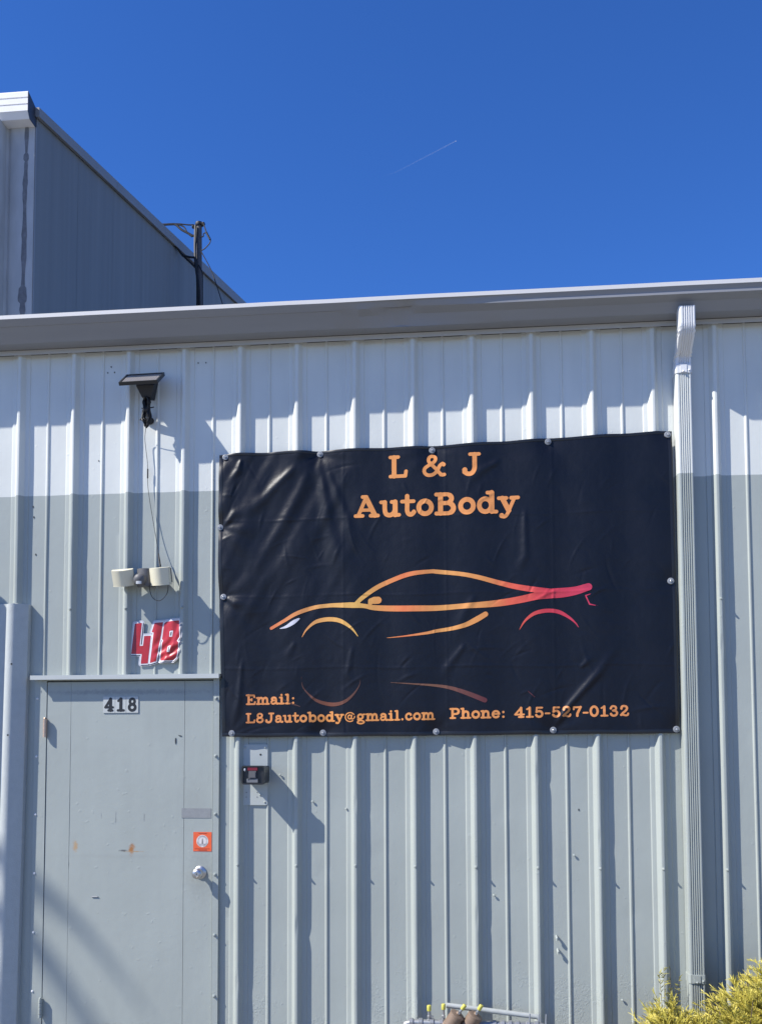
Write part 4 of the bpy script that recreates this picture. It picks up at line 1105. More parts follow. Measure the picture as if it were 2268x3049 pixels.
def lamp_head(c, yaw_, roll_, pitch_, w, h):
    Mx = Matrix.Translation(c) @ Matrix.Rotation(yaw_, 4, 'Z') @ Matrix.Rotation(roll_, 4, 'Y') @ Matrix.Rotation(pitch_, 4, 'X')
    k = 10
    fr = [(-w / 2 + w * i / k, -0.018 - 0.020 * math.sin(math.pi * i / k)) for i in range(k + 1)]
    mb = MB(); mb.prism([(w / 2, 0.012), (-w / 2, 0.012)] + fr, 'z', -h / 2, h / 2, 0, True, Mx)
    hd = mb.build('lamp_head', M_CREAM, SL, True, 35)
    mb = MB()
    mb.box(-w / 2 + 0.006, w / 2 - 0.006, 0.0125, 0.042, -h / 2 + 0.006, h / 2 - 0.006, 0, Mx)
    mb.build('back_shell', M_DGREY, hd)
    mb = MB()
    fr2 = [(-w / 2 - 0.002 + (w + 0.004) * i / k, -0.0185 - 0.0205 * math.sin(math.pi * i / k)) for i in range(k + 1)]
    mb.prism([(w / 2 + 0.002, 0.0125), (-w / 2 - 0.002, 0.0125)] + fr2, 'z', -h / 2 - 0.0022, -h / 2 - 0.0002, 0, True, Mx)
    mb.build('bottom_rim', M_CREAM, hd)
lamp_head((-0.6035, -0.085, 2.4435), math.radians(8), math.radians(-5), math.radians(21), 0.110, 0.082)
lamp_head((-0.4010, -0.092, 2.4445), math.radians(-6), math.radians(-1), math.radians(14), 0.102, 0.088)
for x0, x1 in ((-0.553, -0.528), (-0.457, -0.440)):
    mb = MB(); mb.tube([(x0, -0.062, 2.437), (x1, -0.062, 2.440)], 0.010, 10); mb.build('swivel', M_DGREY, SL, True)
mb = MB()
mb.tube(spline([(-0.4635, -0.08, 2.402), (-0.4625, -0.088, 2.388), (-0.448, -0.095, 2.340), (-0.418, -0.098, 2.315), (-0.388, -0.098, 2.322), (-0.364, -0.095, 2.356), (-0.3605, -0.09, 2.40)], 6), 0.0019, 6)
mb.build('loop_cable', M_RUBBER, SL, True)

# ================================================================== WALL BOX ON ITS PLATE
WB = empty('wall_box', (0.085, 0, 1.254), 'black box with red label on a grey steel plate under the banner', 'wall box')
mb = MB(); mb.prism(rrect(0.0175, 0.1505, 1.254, 1.567, 0.009)[::-1], 'y', -0.0095, -0.0060)
mb.build('mounting_plate', mat('plate_paint', (0.385, 0.415, 0.405), 0.45, var=0.05, scale=20), WB)
mb = MB(); mb.lathe([(0.0055, 0), (0.0055, 0.0022), (0.003, 0.0038)], 8)
PS = mb.mesh('plate_screw', M_GREYP, True, 35)
for x, z in ((0.138, 1.552), (0.136, 1.269), (0.112, 1.306), (0.031, 1.552)):
    link('plate_screw', PS, WB, (x, -0.0097, z), (math.radians(90), 0, 0))
mb = MB(); mb.lathe([(0.0055, 0), (0.0055, 0.0008)], 12); PH = mb.mesh('plate_hole', M_DARK)
for x, z, s_ in ((0.113, 1.514, 1.0), (0.039, 1.319, .45), (0.039, 1.295, .45), (0.096, 1.319, .45), (0.096, 1.295, .45)):
    o = link('plate_hole', PH, WB, (x, -0.0096, z), (math.radians(90), 0, 0)); o.scale = (s_, s_, 1)
BX0, BX1, BZ0, BZ1, BYF = 0.0450, 0.1640, 1.3655, 1.4610, -0.134
mb = MB(); mb.prism(rrect(BX0 + 0.004, BX1 - 0.004, BZ0 + 0.004, BZ1 - 0.004, 0.010)[::-1], 'y', BYF + 0.006, -0.0097)
box_ = mb.build('box_body', M_BLACK, WB, True, 40)
mb = MB()   # raised bezel ring
o_, i_ = rrect(BX0, BX1, BZ0, BZ1, 0.012), rrect(BX0 + 0.007, BX1 - 0.007, BZ0 + 0.007, BZ1 - 0.007, 0.007)
k = len(o_)
for (ya, yb) in ((BYF - 0.004, BYF + 0.008),):
    vs = [(p[0], ya, p[1]) for p in o_] + [(p[0], ya, p[1]) for p in i_] + [(p[0], yb, p[1]) for p in o_] + [(p[0], yb, p[1]) for p in i_]
    fs = []
    for i in range(k):
        j = (i + 1) % k
        fs += [(i, j, k + j, k + i), (i, 2 * k + i, 2 * k + j, j), (k + i, k + j, 3 * k + j, 3 * k + i), (2 * k + i, 3 * k + i, 3 * k + j, 2 * k + j)]
    mb.add(vs, fs)
mb.build('bezel', mat('gloss_black', (0.02, 0.021, 0.024), 0.22), WB, True, 40)
mb = MB(); mb.prism(rrect(0.075, 0.126, 1.4365, 1.4535, 0.002)[::-1], 'y', BYF - 0.002, BYF + 0.0055); mb.build('red_label', mat('red_label', (0.17, 0.008, 0.02), 0.4), WB)
mb = MB(); mb.prism(rrect(0.082, 0.120, 1.398, 1.4345, 0.003)[::-1], 'y', BYF - 0.006, BYF + 0.0055)
mb.prism(rrect(0.086, 0.116, 1.401, 1.4305, 0.002)[::-1], 'y', BYF - 0.008, BYF - 0.0062); mb.build('button_cover', M_DGREY, WB)
mb = MB(); mb.prism(rrect(0.071, 0.128, 1.376, 1.3955, 0.002)[::-1], 'y', BYF - 0.003, BYF + 0.0055); mb.build('instruction_label', mat('grey_label', (0.15, 0.155, 0.165), 0.4, var=0.2, scale=120), WB)
mb = MB(); mb.box(0.079, 0.112, BYF - 0.0045, BYF - 0.0032, 1.3925, 1.3945); mb.box(0.079, 0.082, BYF - 0.0045, BYF - 0.0032, 1.3875, 1.3923); mb.build('slot', M_DARK, WB)
mb = MB(); mb.lathe([(0.0055, 0), (0.0055, 0.005), (0.003, 0.008)], 12, Matrix.Translation((0.060, BYF + 0.005, 1.4405)) @ Matrix.Diagonal((1, 1, 1.6, 1)) @ TOWARD); mb.build('indicator_lens', mat('clear_lens', (0.5, 0.52, 0.55), 0.15), WB, True)

# ================================================================== ADDED SHADE POST and steel guard at the left
def post(name, xt, xb, y, zt, r_, label):
    k = 40
    mb = MB()
    levels = 26
    for j in range(levels + 1):
        t = j / levels
        z = GZ + (zt - GZ) * t
        for i in range(k):
            a = 2 * math.pi * i / k
            rr = r_ * (1 + 0.008 * float(vnoise(i * 0.5, z * 3)))
            zz = z
            if j == levels: zz += 0.006 * float(vnoise(i * 0.4 + 50, 2.0)) + (0.006 if 0.2 < a < 0.6 else 0)
            mb.v.append((xb + (xt - xb) * t + rr * math.cos(a), y + rr * math.sin(a), zz))
    for j in range(levels):
        for i in range(k):
            mb.f.append((j * k + i, j * k + (i + 1) % k, (j + 1) * k + (i + 1) % k, (j + 1) * k + i)); mb.m.append(0)
    # open rim: inner wall
    bse = len(mb.v)
    for zi in (zt - 0.002, zt - 0.25):
        for i in range(k):
            a = 2 * math.pi * i / k
            mb.v.append((xt + (r_ - 0.005) * math.cos(a), y + (r_ - 0.005) * math.sin(a), zi))
    for i in range(k):
        j = (i + 1) % k
        mb.f.append((levels * k + i, levels * k + j, bse + j, bse + i)); mb.m.append(0)
        mb.f.append((bse + i, bse + j, bse + k + j, bse + k + i)); mb.m.append(0)
    mb.f.append(tuple(bse + k + i for i in range(k))); mb.m.append(0)
    o = mb.build(name, M_POST, None, True, 50)
    return tag(o, label, 'post', 'added shade post beside the door')
post('shade_post', -1.62, -1.64, -0.150, 2.62, 0.066, 'unseen round grey post added to shade the bent guard plate')  # added out of view so that its shadow falls on the guard plate
# bent steel guard with a rolled nose, fixed against the wall
def guard_outline():
    pl = [(-1.58, -0.001), (-1.58, -0.040), (-1.275, -0.040), (-1.2625, -0.042)]
    for k in range(13):
        a = math.radians(200 + 104 * k / 12)
        pl.append((-1.222 + 0.041 * math.cos(a), -0.0325 + 0.041 * math.sin(a)))
    pl += [(-1.185, -0.056), (-1.150, -0.037), (-1.1445, -0.031), (-1.1435, -0.001)]
    return pl
mb = MB()
gl = guard_outline(); ng = len(gl); lv = 30; ztg = 2.318
for j in range(lv + 1):
    t = j / lv
    z = GZ + (ztg - GZ) * t
    for i, (gx, gy) in enumerate(gl):
        zz = z
        if j == lv: zz += 0.006 * float(vnoise(i * 0.7 + 50, 2.0))
        wob = 0.0014 * float(vnoise(z * 2.5 + i * 0.05, 6.6))
        mb.v.append((gx - 0.030 * (1 - t) + wob, gy - abs(wob) * 0.5, zz))
for j in range(lv):
    for i in range(ng - 1):
        a = j * ng + i
        mb.f.append((a, a + 1, a + ng + 1, a + ng)); mb.m.append(0)
mb.f.append(tuple(range(lv * ng, (lv + 1) * ng))); mb.m.append(0)
GU = empty('steel_guard', (-1.3, 0, GZ), 'bent grey steel guard plate with rolled edge on the wall left of the door', 'guard plate')
mb.build('plate', M_POST, GU, True, 32)
mb = MB(); mb.lathe([(0.005, 0), (0.005, 0.0012)], 10)
GH = mb.mesh('bolt_hole', M_DARK)
for x, y_, z in ((-1.214, -0.0735, 1.995), (-1.226, -0.0755, 1.62)):
    link('bolt_hole', GH, GU, (x, y_, z), (math.radians(90), 0, 0.3))

# ================================================================== TALL WAREHOUSE behind on the left
WY, WX = 4.0, -3.119
SLOPE = 0.2192
WH = empty('warehouse', (-6, WY, GZ), 'tall grey metal warehouse rising behind the low building', 'building')
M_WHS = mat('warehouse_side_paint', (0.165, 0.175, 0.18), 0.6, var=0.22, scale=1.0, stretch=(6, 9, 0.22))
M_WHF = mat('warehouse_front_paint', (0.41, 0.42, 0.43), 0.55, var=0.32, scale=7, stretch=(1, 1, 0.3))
M_WHT = mat('warehouse_trim_paint', (0.215, 0.22, 0.225), 0.5, var=0.12, scale=3)
M_WHG = mat('warehouse_gutter_paint', (0.72, 0.72, 0.73), 0.45, var=0.04)
RIDGE = 16.0
ztop = lambda y: 7.888 + SLOPE * (min(y, RIDGE) - WY) - SLOPE * max(0, y - RIDGE)
y = WY + 0.02
ww = 1.016
while y < 28:
    y1 = min(y + ww - 0.004, 28)
    mb = MB()
    # one sheet with two shallow stiffening ribs
    cuts = [0, .30, .315, .335, .35, .64, .655, .675, .69, 1.0]
    hh_ = [0, 0, .0004, .0004, 0, 0, .0004, .0004, 0, 0]
    pts = [(WX + q, y + (y1 - y) * c) for c, q in zip(cuts, hh_)]
    vs = [(px, py, 2.0) for px, py in pts] + [(px, py, ztop(py) - 0.02) for px, py in pts]
    k = len(pts)
    mb.add(vs, [(i, i + 1, k + i + 1, k + i) for i in range(k - 1)])
    vs2 = [(px - 0.03, py, 2.0) for px, py in pts] + [(px - 0.03, py, ztop(py) - 0.02) for px, py in pts]
    mb.add(vs2, [(i, k + i, k + i + 1, i + 1) for i in range(k - 1)])
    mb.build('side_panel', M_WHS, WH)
    y += ww
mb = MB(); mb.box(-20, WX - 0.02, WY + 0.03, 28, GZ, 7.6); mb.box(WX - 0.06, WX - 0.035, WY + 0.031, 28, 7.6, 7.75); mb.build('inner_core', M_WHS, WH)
# rake trim along the sloping roof edge, sagging and slightly open at its joints
for ya, yb in ((WY - 0.02, 6.05), (6.055, 9.3), (9.305, 12.5), (12.505, RIDGE)):
    mb = MB()
    segs = 8
    for i in range(segs + 1):
        yy = ya + (yb - ya) * i / segs
        wv_ = 0.008 * float(vnoise(yy * 1.3, 7.7))
        zt_ = ztop(yy) + 0.0
        lo = 0.10 + 0.062 * min(1, (yy - WY) / 7)
        mb.v += [(WX - 0.05, yy, zt_ + 0.004), (WX + 0.045, yy, zt_), (WX + 0.050 + wv_, yy, zt_ - lo), (WX + 0.012, yy, zt_ - lo + 0.004)]
    for i in range(segs):
        for q in range(3):
            a = i * 4 + q
            mb.f.append((a, a + 4, a + 5, a + 1)); mb.m.append(0)
    mb.f.append((0, 1, 2, 3)); mb.m.append(0)
    mb.build('rake_trim', M_WHT, WH)
mb = MB(); mb.prism([(WY - 0.05, ztop(WY) - 0.05), (RIDGE, ztop(RIDGE) - 0.03), (28, ztop(28) - 0.03), (28, ztop(28) - 0.10), (RIDGE, ztop(RIDGE) - 0.10), (WY - 0.05, ztop(WY) - 0.12)], 'x', -20, WX - 0.052)
mb.build('roof', M_ROOF, WH)
# front: ribbed sheets and the flat corner flashing with a torn sealant strip
mb = MB(); mb.box(WX - 0.245, WX - 0.001, WY - 0.012, WY + 0.018, 2.0, 7.70); mb.build('corner_flashing', M_WHF, WH)
mb = MB(); mb.box(WX - 0.010, WX + 0.008, WY - 0.006, WY + 0.0195, 2.0, 7.69); mb.build('corner_bead', M_WHT, WH)
x = WX - 0.25
for s_ in range(4):
    mb = MB()
    prof = []
    for rb in range(3):
        x0 = x - rb * RIB
        prof += [(x0, 0), (x0 - .02, 0), (x0 - .045, -.033), (x0 - .065, -.033), (x0 - .09, 0), (x0 - .2, 0)]
    prof.append((x - 3 * RIB + 0.002, 0))
    k = len(prof)
    mb.add([(p[0], WY + p[1], 2.0) for p in prof] + [(p[0], WY + p[1], 7.72) for p in prof], [(i + 1, i, k + i, k + i + 1) for i in range(k - 1)])
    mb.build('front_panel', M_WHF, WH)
    x -= 3 * RIB
# torn strip: ragged outline, 2 mm proud
rnd = random.Random(11)
mb = MB()
L_, R_ = [], []
z = 7.69
while z > 4.5:
    cx = WX - 0.0800 - 0.014 * (7.69 - z) / 2 + 0.012 * float(vnoise(z * 3.0, 1.5))
    hw_ = 0.024 + 0.016 * float(vnoise(z * 5.5, 9.2)) + 0.012 * float(vnoise(z * 17, 4.2))
    if 7.35 < z < 7.42: hw_ += 0.016
    if 5.9 < z < 6.05: hw_ += 0.018
    L_.append((cx - hw_, z)); R_.append((cx + hw_ * 0.8, z)); z -= 0.022
k = len(L_)
mb.add([(p[0], WY - 0.0145, p[1]) for p in L_] + [(p[0], WY - 0.0145, p[1]) for p in R_], [(i, i + 1, k + i + 1, k + i) for i in range(k - 1)])
mb.build('torn_sealant_strip', mat('old_sealant', (0.16, 0.165, 0.18), 0.8, var=0.5, scale=26), WH)
mb = MB(); mb.box(WX - 0.375, WX - 0.285, WY - 0.175, WY - 0.035, GZ, 7.69)
mb.box(WX - 0.365, WX - 0.295, WY - 0.179, WY - 0.1755, GZ, 7.69)
mb.build('downspout', M_WHF, WH)  # box added as a downspout to keep the corner flashing in shade
# gutter with two horizontal flutes
GF = [(3.835, 7.950), (3.828, 7.952), (3.8265, 7.945), (3.8265, 7.895), (3.836, 7.890), (3.836, 7.886), (3.8265, 7.881), (3.8265, 7.828), (3.836, 7.823), (3.836, 7.819), (3.8265, 7.814), (3.8265, 7.755), (3.832, 7.751), (3.868, 7.694), (3.99, 7.69), (3.99, 7.89)]
mb = MB(); mb.prism(GF, 'x', -20, WX + 0.0, 0, True); mb.build('gutter', M_WHG, WH)
mb = MB(); mb.prism([(p[0] - (0.003 if p[0] < 3.85 else 0), p[1]) for p in GF[1:3]] + [(3.8245, 7.755), (3.866, 7.691), (3.993, 7.687), (4.0, 7.885)], 'x', WX + 0.001, WX + 0.004)
mb.build('gutter_end_cap', mat('end_cap_paint', (0.035, 0.04, 0.055), 0.5), WH)

# ================================================================== UTILITY POLE with service wires
PY = 8.6
UP = empty('utility_pole', (-2.81, PY, GZ), 'slim dark utility pole with service cables beside the warehouse wall', 'utility pole')
mb = MB(); mb.tube([(-2.775, PY, GZ), (-2.79, PY, 6.0), (-2.812, PY, 9.15)], [0.050, 0.045, 0.040], 12); mb.build('pole', M_WOOD, UP, True)
mb = MB(); mb.lathe([(0.055, 0), (0.062, 0.02), (0.055, 0.05), (0.02, 0.07)], 10, Matrix.Translation((-2.812, PY, 9.12))); mb.build('weatherhead', M_BLACKM, UP, True)
mb = MB(); mb.lathe([(0.02, -0.02), (0.03, 0), (0.02, 0.03)], 8, Matrix.Translation((-2.745, PY - 0.02, 9.13)))
mb.build('insulator', M_BLACKM, UP, True)
mb = MB(); mb.lathe([(0.02, -0.02), (0.03, 0), (0.02, 0.03)], 8, Matrix.Translation((-2.89, PY - 0.02, 9.10)))
mb.build('insulator', M_BLACKM, UP, True)
def wire(name, pts, r_):
    mb = MB(); mb.tube(spline([(x, PY - 0.06 if len(p_) == 2 else p_[2], z) for p_ in pts for x, z in [p_[:2]]], 5), r_, 6); mb.build(name, M_RUBBER, UP, True)
wire('service_cable', [(-3.60, 9.139), (-3.3678, 9.1382), (-3.22, 9.139), (-3.147, 9.128), (-3.0625, 9.05), (-2.957, 8.986), (-2.884, 8.945), (-2.84, 8.955)], 0.017)
wire('service_cable', [(-3.168, 9.14), (-3.10, 9.125), (-3.021, 9.084), (-2.968, 8.992), (-2.90, 8.93)], 0.011)
wire('service_cable', [(-3.6, 9.15), (-3.168, 9.143), (-2.96, 9.115), (-2.87, 9.11)], 0.010)
wire('drip_loop', [(-2.78, 9.13), (-2.734, 9.12), (-2.686, 8.991), (-2.655, 8.93), (-2.623, 8.867), (-2.635, 8.82), (-2.659, 8.79), (-2.71, 8.74), (-2.762, 8.713)], 0.009)
wire('splice_sleeve', [(-2.686, 8.985), (-2.655, 8.925), (-2.628, 8.872)], 0.016)
wire('drip_loop', [(-2.774, 8.923), (-2.7325, 8.926), (-2.7276, 8.967), (-2.69, 8.985)], 0.009)
wire('guy_wire', [(-2.76, 8.70), (-2.6092, 8.4125), (-2.53, 8.19), (-2.4455, 7.926), (-2.36, 7.65)], 0.007)
wire('riser_cable', [(-2.85, 9.1), (-2.855, 8.80), (-2.845, 8.5), (-2.838, 8.4665), (-2.80, 8.2), (-2.782, 7.92), (-2.76, 7.4)], 0.020)
wire('riser_cable', [(-2.83, 9.05), (-2.85, 8.7), (-2.83, 8.45), (-2.815, 8.1), (-2.815, 7.4)], 0.016)
wire('riser_cable', [(-2.80, 8.5), (-2.744, 8.378), (-2.737, 8.128), (-2.735, 7.92), (-2.73, 7.4)], 0.009)
wire('wall_tie_cable', [(-3.165, 8.788, 8.0), (-3.06, 8.69), (-3.03, 8.66), (-2.95, 8.63), (-2.85, 8.613)], 0.017)
wire('wall_tie_cable', [(-3.06, 8.68), (-2.95, 8.57), (-2.87, 8.49), (-2.83, 8.44)], 0.014)

# ================================================================== GAS PIPING at the foot of the wall
GM = empty('gas_manifold', (1.2, -0.18, GZ), 'gas pipes and bronze regulators with yellow capped valves at wall foot', 'gas manifold')
mb = MB(); mb.tube([(0.86, -0.17, GZ), (0.86, -0.17, 0.19), (0.875, -0.17, 0.212), (0.90, -0.17, 0.219), (1.52, -0.17, 0.219), (1.545, -0.17, 0.21), (1.56, -0.17, 0.18), (1.56, -0.17, GZ)], 0.0165, 12); mb.build('header_pipe', M_GALV, GM, True)
for x in (0.90, 0.945, 1.00, 1.045, 1.30, 1.34, 1.375, 1.41, 1.46, 1.50):
    mb = MB(); mb.lathe([(0.0205, -0.010), (0.0225, -0.008), (0.0225, 0.008), (0.0205, 0.010)], 10, Matrix.Translation((x, -0.17, 0.219)) @ Matrix.Rotation(math.pi / 2, 4, 'Y')); mb.build('pipe_coupling', M_GALV, GM, True, 30)
def valve(base, tip, cap_c):
    bq, tq = Vector(base), Vector(tip)
    d_ = (tq - bq).normalized()
    rot_ = d_.to_track_quat('Z', 'Y').to_matrix().to_4x4()
    L_ = (tq - bq).length
    mb = MB(); mb.lathe([(0.011, 0), (0.0125, L_ * .15), (0.008, L_ * .2), (0.0095, L_ * .5), (0.0065, L_ * .55), (0.0065, L_)], 10, Matrix.Translation(bq) @ rot_)
    mb.box(-0.022, -0.006, -0.005, 0.005, L_ * 0.36, L_ * 0.50, 0, Matrix.Translation(bq) @ rot_)
    v_ = mb.build('valve', M_GALV, GM, True, 35)
    mb = MB(); mb.lathe([(0.0098, -0.004), (0.0105, 0), (0.0105, 0.020), (0.0085, 0.023)], 10, Matrix.Translation(tq) @ rot_); mb.build('yellow_cap', M_YELLOW, v_, True, 35)
valve((0.986, -0.17, 0.226), (0.986, -0.17, 0.280), None)
valve((1.055, -0.17, 0.226), (1.0555, -0.17, 0.288), None)
def regulator(c, ax, r_, L_):
    d_ = Vector(ax).normalized()
    rot_ = Matrix.Translation(c) @ d_.to_track_quat('Z', 'Y').to_matrix().to_4x4()
    mb = MB(); mb.lathe([(r_ * .75, -L_ * .55), (r_, -L_ * .5), (r_, L_ * .38), (r_ * 1.06, L_ * .40), (r_ * 1.06, L_ * .47), (r_ * .9, L_ * .5), (r_ * .35, L_ * .52), (r_ * .3, L_ * .62)], 20, rot_)
    o = mb.build('regulator', M_BRONZE, GM, True, 30)
    mb = MB()
    for i in range(6):
        a0, a1 = math.radians(-112 + 7 * i), math.radians(-112 + 7 * (i + 1))
        f = lambda a, h: rot_ @ Vector((1.015 * r_ * math.cos(a), 1.015 * r_ * math.sin(a), h))
        mb.add([f(a0, -L_ * .25), f(a1, -L_ * .25), f(a1, L_ * .22), f(a0, L_ * .22)], [(0, 1, 2, 3)])
    mb.build('rating_plate', mat('rating_plate', (0.45, 0.46, 0.46), 0.4), o)
    return o
regulator((1.100, -0.20, 0.235), (0.55, -0.15, 0.82), 0.036, 0.098)
regulator((1.186, -0.20, 0.233), (0.52, -0.15, 0.82), 0.036, 0.098)
valve((1.124, -0.205, 0.268), (1.148, -0.208, 0.301), None)
valve((1.208, -0.205, 0.268), (1.228, -0.208, 0.301), None)
mb = MB(); mb.tube([(1.068, -0.13, 0.294), (1.50, -0.13, 0.251), (1.514, -0.13, 0.246), (1.520, -0.13, 0.230), (1.520, -0.13, GZ)], 0.0125, 12); mb.build('grey_pipe', mat('grey_pipe_paint', (0.36, 0.38, 0.37), 0.5, var=0.15, scale=30), GM, True)
for x in (1.468, 1.512, 1.545):
    mb = MB(); mb.tube([(x, -0.17, 0.215), (x, -0.165, 0.245), (x + 0.002, -0.16, 0.272)], [0.005, 0.004, 0.003], 6); mb.build('bolt_stud', M_GALV, GM, True)

# ================================================================== SHRUB
m, n, l, b = new_mat('golden_foliage')
at = N(n, 'ShaderNodeAttribute', attribute_name='tone')
rp = N(n, 'ShaderNodeValToRGB')
rp.color_ramp.elements[0].color = (0.10, 0.105, 0.025, 1); rp.color_ramp.elements[1].color = (0.62, 0.53, 0.11, 1)
e = rp.color_ramp.elements.new(0.5); e.color = (0.42, 0.37, 0.055, 1)
l.new(at.outputs['Fac'], rp.inputs[0]); l.new(rp.outputs[0], b.inputs['Base Color'])
b.inputs['Roughness'].default_value = 0.55
b.inputs['Subsurface Weight'].default_value = 0.0
M_FOL = m
M_TWIG = mat('twig_bark', (0.12, 0.085, 0.06), 0.8)
class Foliage:
    def __init__(s): s.v, s.f, s.t = [], [], []
    def blade(s, a, c, w, tone, mid=None):
        d_ = (c - a)
        if d_.length < 1e-6: return
        sd_ = d_.cross(Vector((random.gauss(0, 1), random.gauss(0, 1), random.gauss(0, 1))))
        sd_ = sd_.normalized() * w
        nn = d_.normalized().cross(sd_)
        m_ = (a + c) / 2 + (mid if mid is not None else Vector((0, 0, 0)))
        bq = len(s.v)
        for p, k in ((a, .7), (m_, 1.0), (c, .35)):
            s.v += [p + sd_ * k, p - sd_ * .5 * k + nn * .87 * k, p - sd_ * .5 * k - nn * .87 * k]
        for i in (0, 3):
            for q in range(3):
                s.f.append((bq + i + q, bq + i + (q + 1) % 3, bq + i + 3 + (q + 1) % 3, bq + i + 3 + q))
        s.f.append((bq + 6, bq + 7, bq + 8))
        s.t += [tone] * 9
    def build(s, name, material, parent):
        me = bpy.data.meshes.new(name); me.from_pydata([tuple(p) for p in s.v], [], s.f)
        at_ = me.attributes.new('tone', 'FLOAT', 'POINT'); at_.data.foreach_set('value', s.t)
        me.materials.append(material); me.update()
        o = link(name, me, parent); o['kind'] = 'stuff'
        return o
SH = empty('shrub', (2.45, -0.42, GZ), 'golden yellow threadleaf shrub in front of the downspout', 'shrub')
rnd = random.Random(21)
lumps = [((2.66, -0.45, 0.05), (0.42, 0.34, 0.40), 620), ((2.46, -0.42, 0.18), (0.22, 0.22, 0.30), 240), ((2.58, -0.36, 0.34), (0.16, 0.18, 0.22), 150), ((2.09, -0.40, 0.12), (0.15, 0.17, 0.235), 210), ((2.27, -0.46, 0.10), (0.16, 0.18, 0.22), 170), ((2.8, -0.5, 0.25), (0.28, 0.25, 0.28), 200)]
fo = Foliage()
twigs = MB()
for c, r3, cnt in lumps:
    for i in range(int(cnt * 2.4)):
        a, u_ = rnd.uniform(0, 2 * math.pi), rnd.uniform(-0.15, 1)
        dv = Vector((math.cos(a) * math.sqrt(max(0, 1 - u_ * u_)), math.sin(a) * math.sqrt(max(0, 1 - u_ * u_)), u_))
        q = rnd.uniform(0.52, 1.06)
        p0 = Vector((c[0] + dv.x * r3[0] * q, c[1] + dv.y * r3[1] * q, c[2] + dv.z * r3[2] * q))
        if p0.y > -0.05: continue
        dirv = (dv + Vector((rnd.gauss(-.10, .35), rnd.gauss(0, .3), rnd.uniform(.1, .6)))).normalized()
        Ls = rnd.uniform(0.045, 0.105)
        bend = Vector((rnd.gauss(0, .3), rnd.gauss(0, .3), rnd.uniform(-.5, .1))) * Ls
        tone = min(1, max(0, rnd.gauss(0.64, 0.25)))
        stem = [p0 + dirv * Ls * t + bend * t * t for t in (0, .25, .5, .75, 1)]
        for k in range(4): fo.blade(stem[k], stem[k + 1], 0.0016, tone * 0.85)
        for k in range(15):
            t = rnd.uniform(0.1, 1)
            p = p0 + dirv * Ls * t + bend * t * t
            tan = (dirv + bend / Ls * 2 * t).normalized()
            sdv = Vector((rnd.gauss(0, 1), rnd.gauss(0, 1), rnd.gauss(0, 1)))
            fd = (tan * 1.1 + sdv.normalized() * 0.62).normalized()
            lf = rnd.uniform(0.018, 0.048) * (1.15 - 0.5 * t)
            fo.blade(p, p + fd * lf, rnd.uniform(0.0011, 0.0020), min(1, max(0, tone + rnd.gauss(0.05, .14))), tan * lf * 0.12)
fo.build('foliage', M_FOL, SH)
for i in range(46):
    c, r3, _ = lumps[rnd.randrange(len(lumps))]
    a = rnd.uniform(0, 2 * math.pi)
    tip = Vector((c[0] + math.cos(a) * r3[0] * .9, min(-0.08, c[1] + math.sin(a) * r3[1] * .8), c[2] + r3[2] * rnd.uniform(.4, .98)))
    root = Vector((2.45 + rnd.uniform(-.12, .12), -0.42 + rnd.uniform(-.06, .06), GZ))
    mid_ = (root + tip) / 2 + Vector((rnd.uniform(-.05, .05), rnd.uniform(-.05, .05), 0.03))
    twigs.tube(spline([root, mid_, tip], 4), [0.007 - 0.0055 * k / 8 for k in range(9)], 5)
tw = twigs.build('branches', M_TWIG, SH, True); tw['kind'] = 'stuff'

# small weed behind the shrub
WD = empty('weed', (2.135, -0.10, GZ), 'small dark weed between the rib and the downspout behind the shrub', 'plant')
fo = Foliage(); tw = MB()
for (x0, zt_) in ((2.112, 0.49), (2.095, 0.46), (2.15, 0.47), (2.19, 0.44), (2.175, 0.40)):
    root = Vector((2.135, -0.10, GZ)); tip = Vector((x0, -0.10 + rnd.uniform(-.04, .04), zt_))
    pts = spline([root, (root + tip) / 2 + Vector((rnd.uniform(-.01, .01), 0, 0)), tip], 5)
    tw.tube(pts, [0.0022 - 0.0014 * k / (len(pts) - 1) for k in range(len(pts))], 5)
    for k in range(26):
        t = rnd.uniform(0.55, 1)
        p = root.lerp(tip, t)
        fd = Vector((rnd.gauss(0, 1), rnd.gauss(0, 1), rnd.uniform(0.2, 1.2))).normalized()
        fo.blade(p, p + fd * rnd.uniform(.012, .028), rnd.uniform(.0016, .0032), rnd.uniform(0.0, .45))
fo.build('foliage', M_FOL, WD)
tw.build('stem', M_TWIG, WD, True)

# ================================================================== PALM beyond the frame, whose fronds shade the door's foot
sd_ = Vector((2.08, 1.0, -2.22))
tq = 4.2
crown = Vector((-2.10, -0.006, 1.05)) - sd_ * tq
PT = empty('palm_tree', (crown.x - 0.1, crown.y, GZ), 'tall palm out in the yard whose fronds shade the foot of the door', 'tree')
mb = MB()
pts = [Vector((crown.x - 0.1, crown.y, GZ)), Vector((crown.x - 0.16, crown.y - 0.05, crown.z * .4)), Vector((crown.x - 0.08, crown.y, crown.z * .8)), crown]
tp = spline(pts, 12)
mb.tube(tp, [0.20 - 0.07 * k / (len(tp) - 1) + (0.012 if k % 2 else 0) for k in range(len(tp))], 14)
mb.build('trunk', mat('palm_bark', (0.17, 0.13, 0.10), 0.9, var=0.4, scale=14, bump=0.8, bscale=30), PT, True, 30)
rnd = random.Random(4)
M_PALM = mat('palm_leaf', (0.055, 0.085, 0.03), 0.5, var=0.3, scale=6)
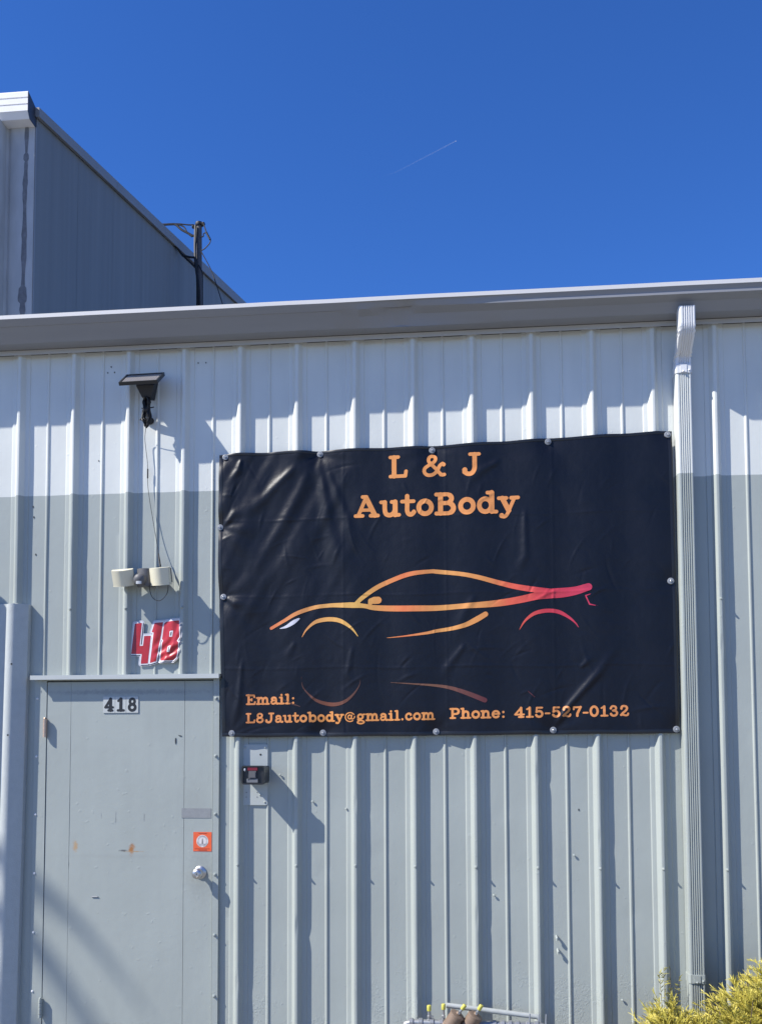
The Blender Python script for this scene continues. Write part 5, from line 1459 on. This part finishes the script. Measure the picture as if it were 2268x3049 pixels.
def frond(az, rise, L_, droop, seed):
    rr = random.Random(seed)
    h_ = Vector((math.cos(az), math.sin(az), 0))
    path_ = []
    for i in range(11):
        s_ = L_ * i / 10
        path_.append(crown + h_ * (s_ * math.cos(rise)) + Vector((0, 0, s_ * math.sin(rise) - droop * s_ * s_)))
    mb = MB(); mb.tube(path_, [0.022 - 0.018 * i / 10 for i in range(11)], 5)
    side = h_.cross(Vector((0, 0, 1)))
    for i in range(2, 64):
        t = i / 64
        k_ = min(9, int(t * 10)); p = path_[k_].lerp(path_[k_ + 1], t * 10 - k_)
        tn = (path_[k_ + 1] - path_[k_]).normalized()
        for sg in (-1, 1):
            ll = 0.17 * math.sin(math.pi * (0.12 + 0.82 * t)) * rr.uniform(.8, 1.1)
            e_ = p + (side * sg * 0.75 + tn * 0.62 + Vector((0, 0, -0.35))).normalized() * ll
            wv_ = tn * 0.011
            mb.add([p - wv_, p + wv_, e_.lerp(p, .4) + wv_ * 1.3 + Vector((0, 0, .004)), e_, e_.lerp(p, .4) - wv_ * 1.3], [(0, 1, 2, 3, 4)])
    mb.build('frond', M_PALM, PT)
for i in range(20):
    az = 2 * math.pi * i / 20 + rnd.uniform(-.1, .1)
    if math.cos(az) - 2.08 * math.sin(az) > 0.1: continue
    frond(az, rnd.uniform(-.2, 1.0), rnd.uniform(1.3, 1.9), rnd.uniform(.16, .30), 100 + i)
for az, rise, L_, dr in ((0.0, 0.413, 1.80, 0.505), (0.03, 0.39, 1.70, 0.51), (0.02, 0.15, 1.66, 0.59), (-0.02, 0.10, 1.62, 0.60), (0.03, 0.06, 1.60, 0.60), (0.0, -0.24, 1.58, 0.58), (0.03, -0.30, 1.55, 0.57), (0.0, -0.36, 1.5, 0.55), (0.03, -0.62, 1.45, 0.5), (0.0, -0.70, 1.4, 0.45)):
    frond(az, rise, L_, dr, int(rise * 100) + 90)

# ================================================================== CONTRAIL high in the sky
CT = empty('contrail', (-160, 3000, 1840), 'thin faint white aeroplane trail crossing the blue sky', 'contrail')
m, n, l, b = new_mat('ice_trail')
b.inputs['Base Color'].default_value = (0.9, 0.9, 0.9, 1); b.inputs['Roughness'].default_value = 1.0
geo = N(n, 'ShaderNodeNewGeometry'); sp = N(n, 'ShaderNodeSeparateXYZ'); l.new(geo.outputs['Position'], sp.inputs[0])
mr = N(n, 'ShaderNodeMapRange'); mr.inputs['From Min'].default_value = -300; mr.inputs['From Max'].default_value = -66; mr.inputs['To Min'].default_value = 0.0; mr.inputs['To Max'].default_value = 0.075
l.new(sp.outputs['X'], mr.inputs['Value']); l.new(mr.outputs[0], b.inputs['Alpha'])
mb = MB(); mb.tube([(-298, 3000, 1792.0), (-252.97, 3000, 1804.4), (-66, 3000, 1892)], [1.5, 1.5, 1.3], 8, caps=False); mb.build('trail', m, CT, True)
mb = MB(); mb.lathe([(0.2, -2.2), (0.8, -1.2), (0.8, 1.4), (0.1, 2.2)], 8, Matrix.Translation((-62.5, 3000, 1893.4)) @ Matrix.Rotation(math.radians(64), 4, 'Y')); mb.build('aeroplane', mat('aeroplane_white', (0.8, 0.8, 0.8), 0.4), CT, True)
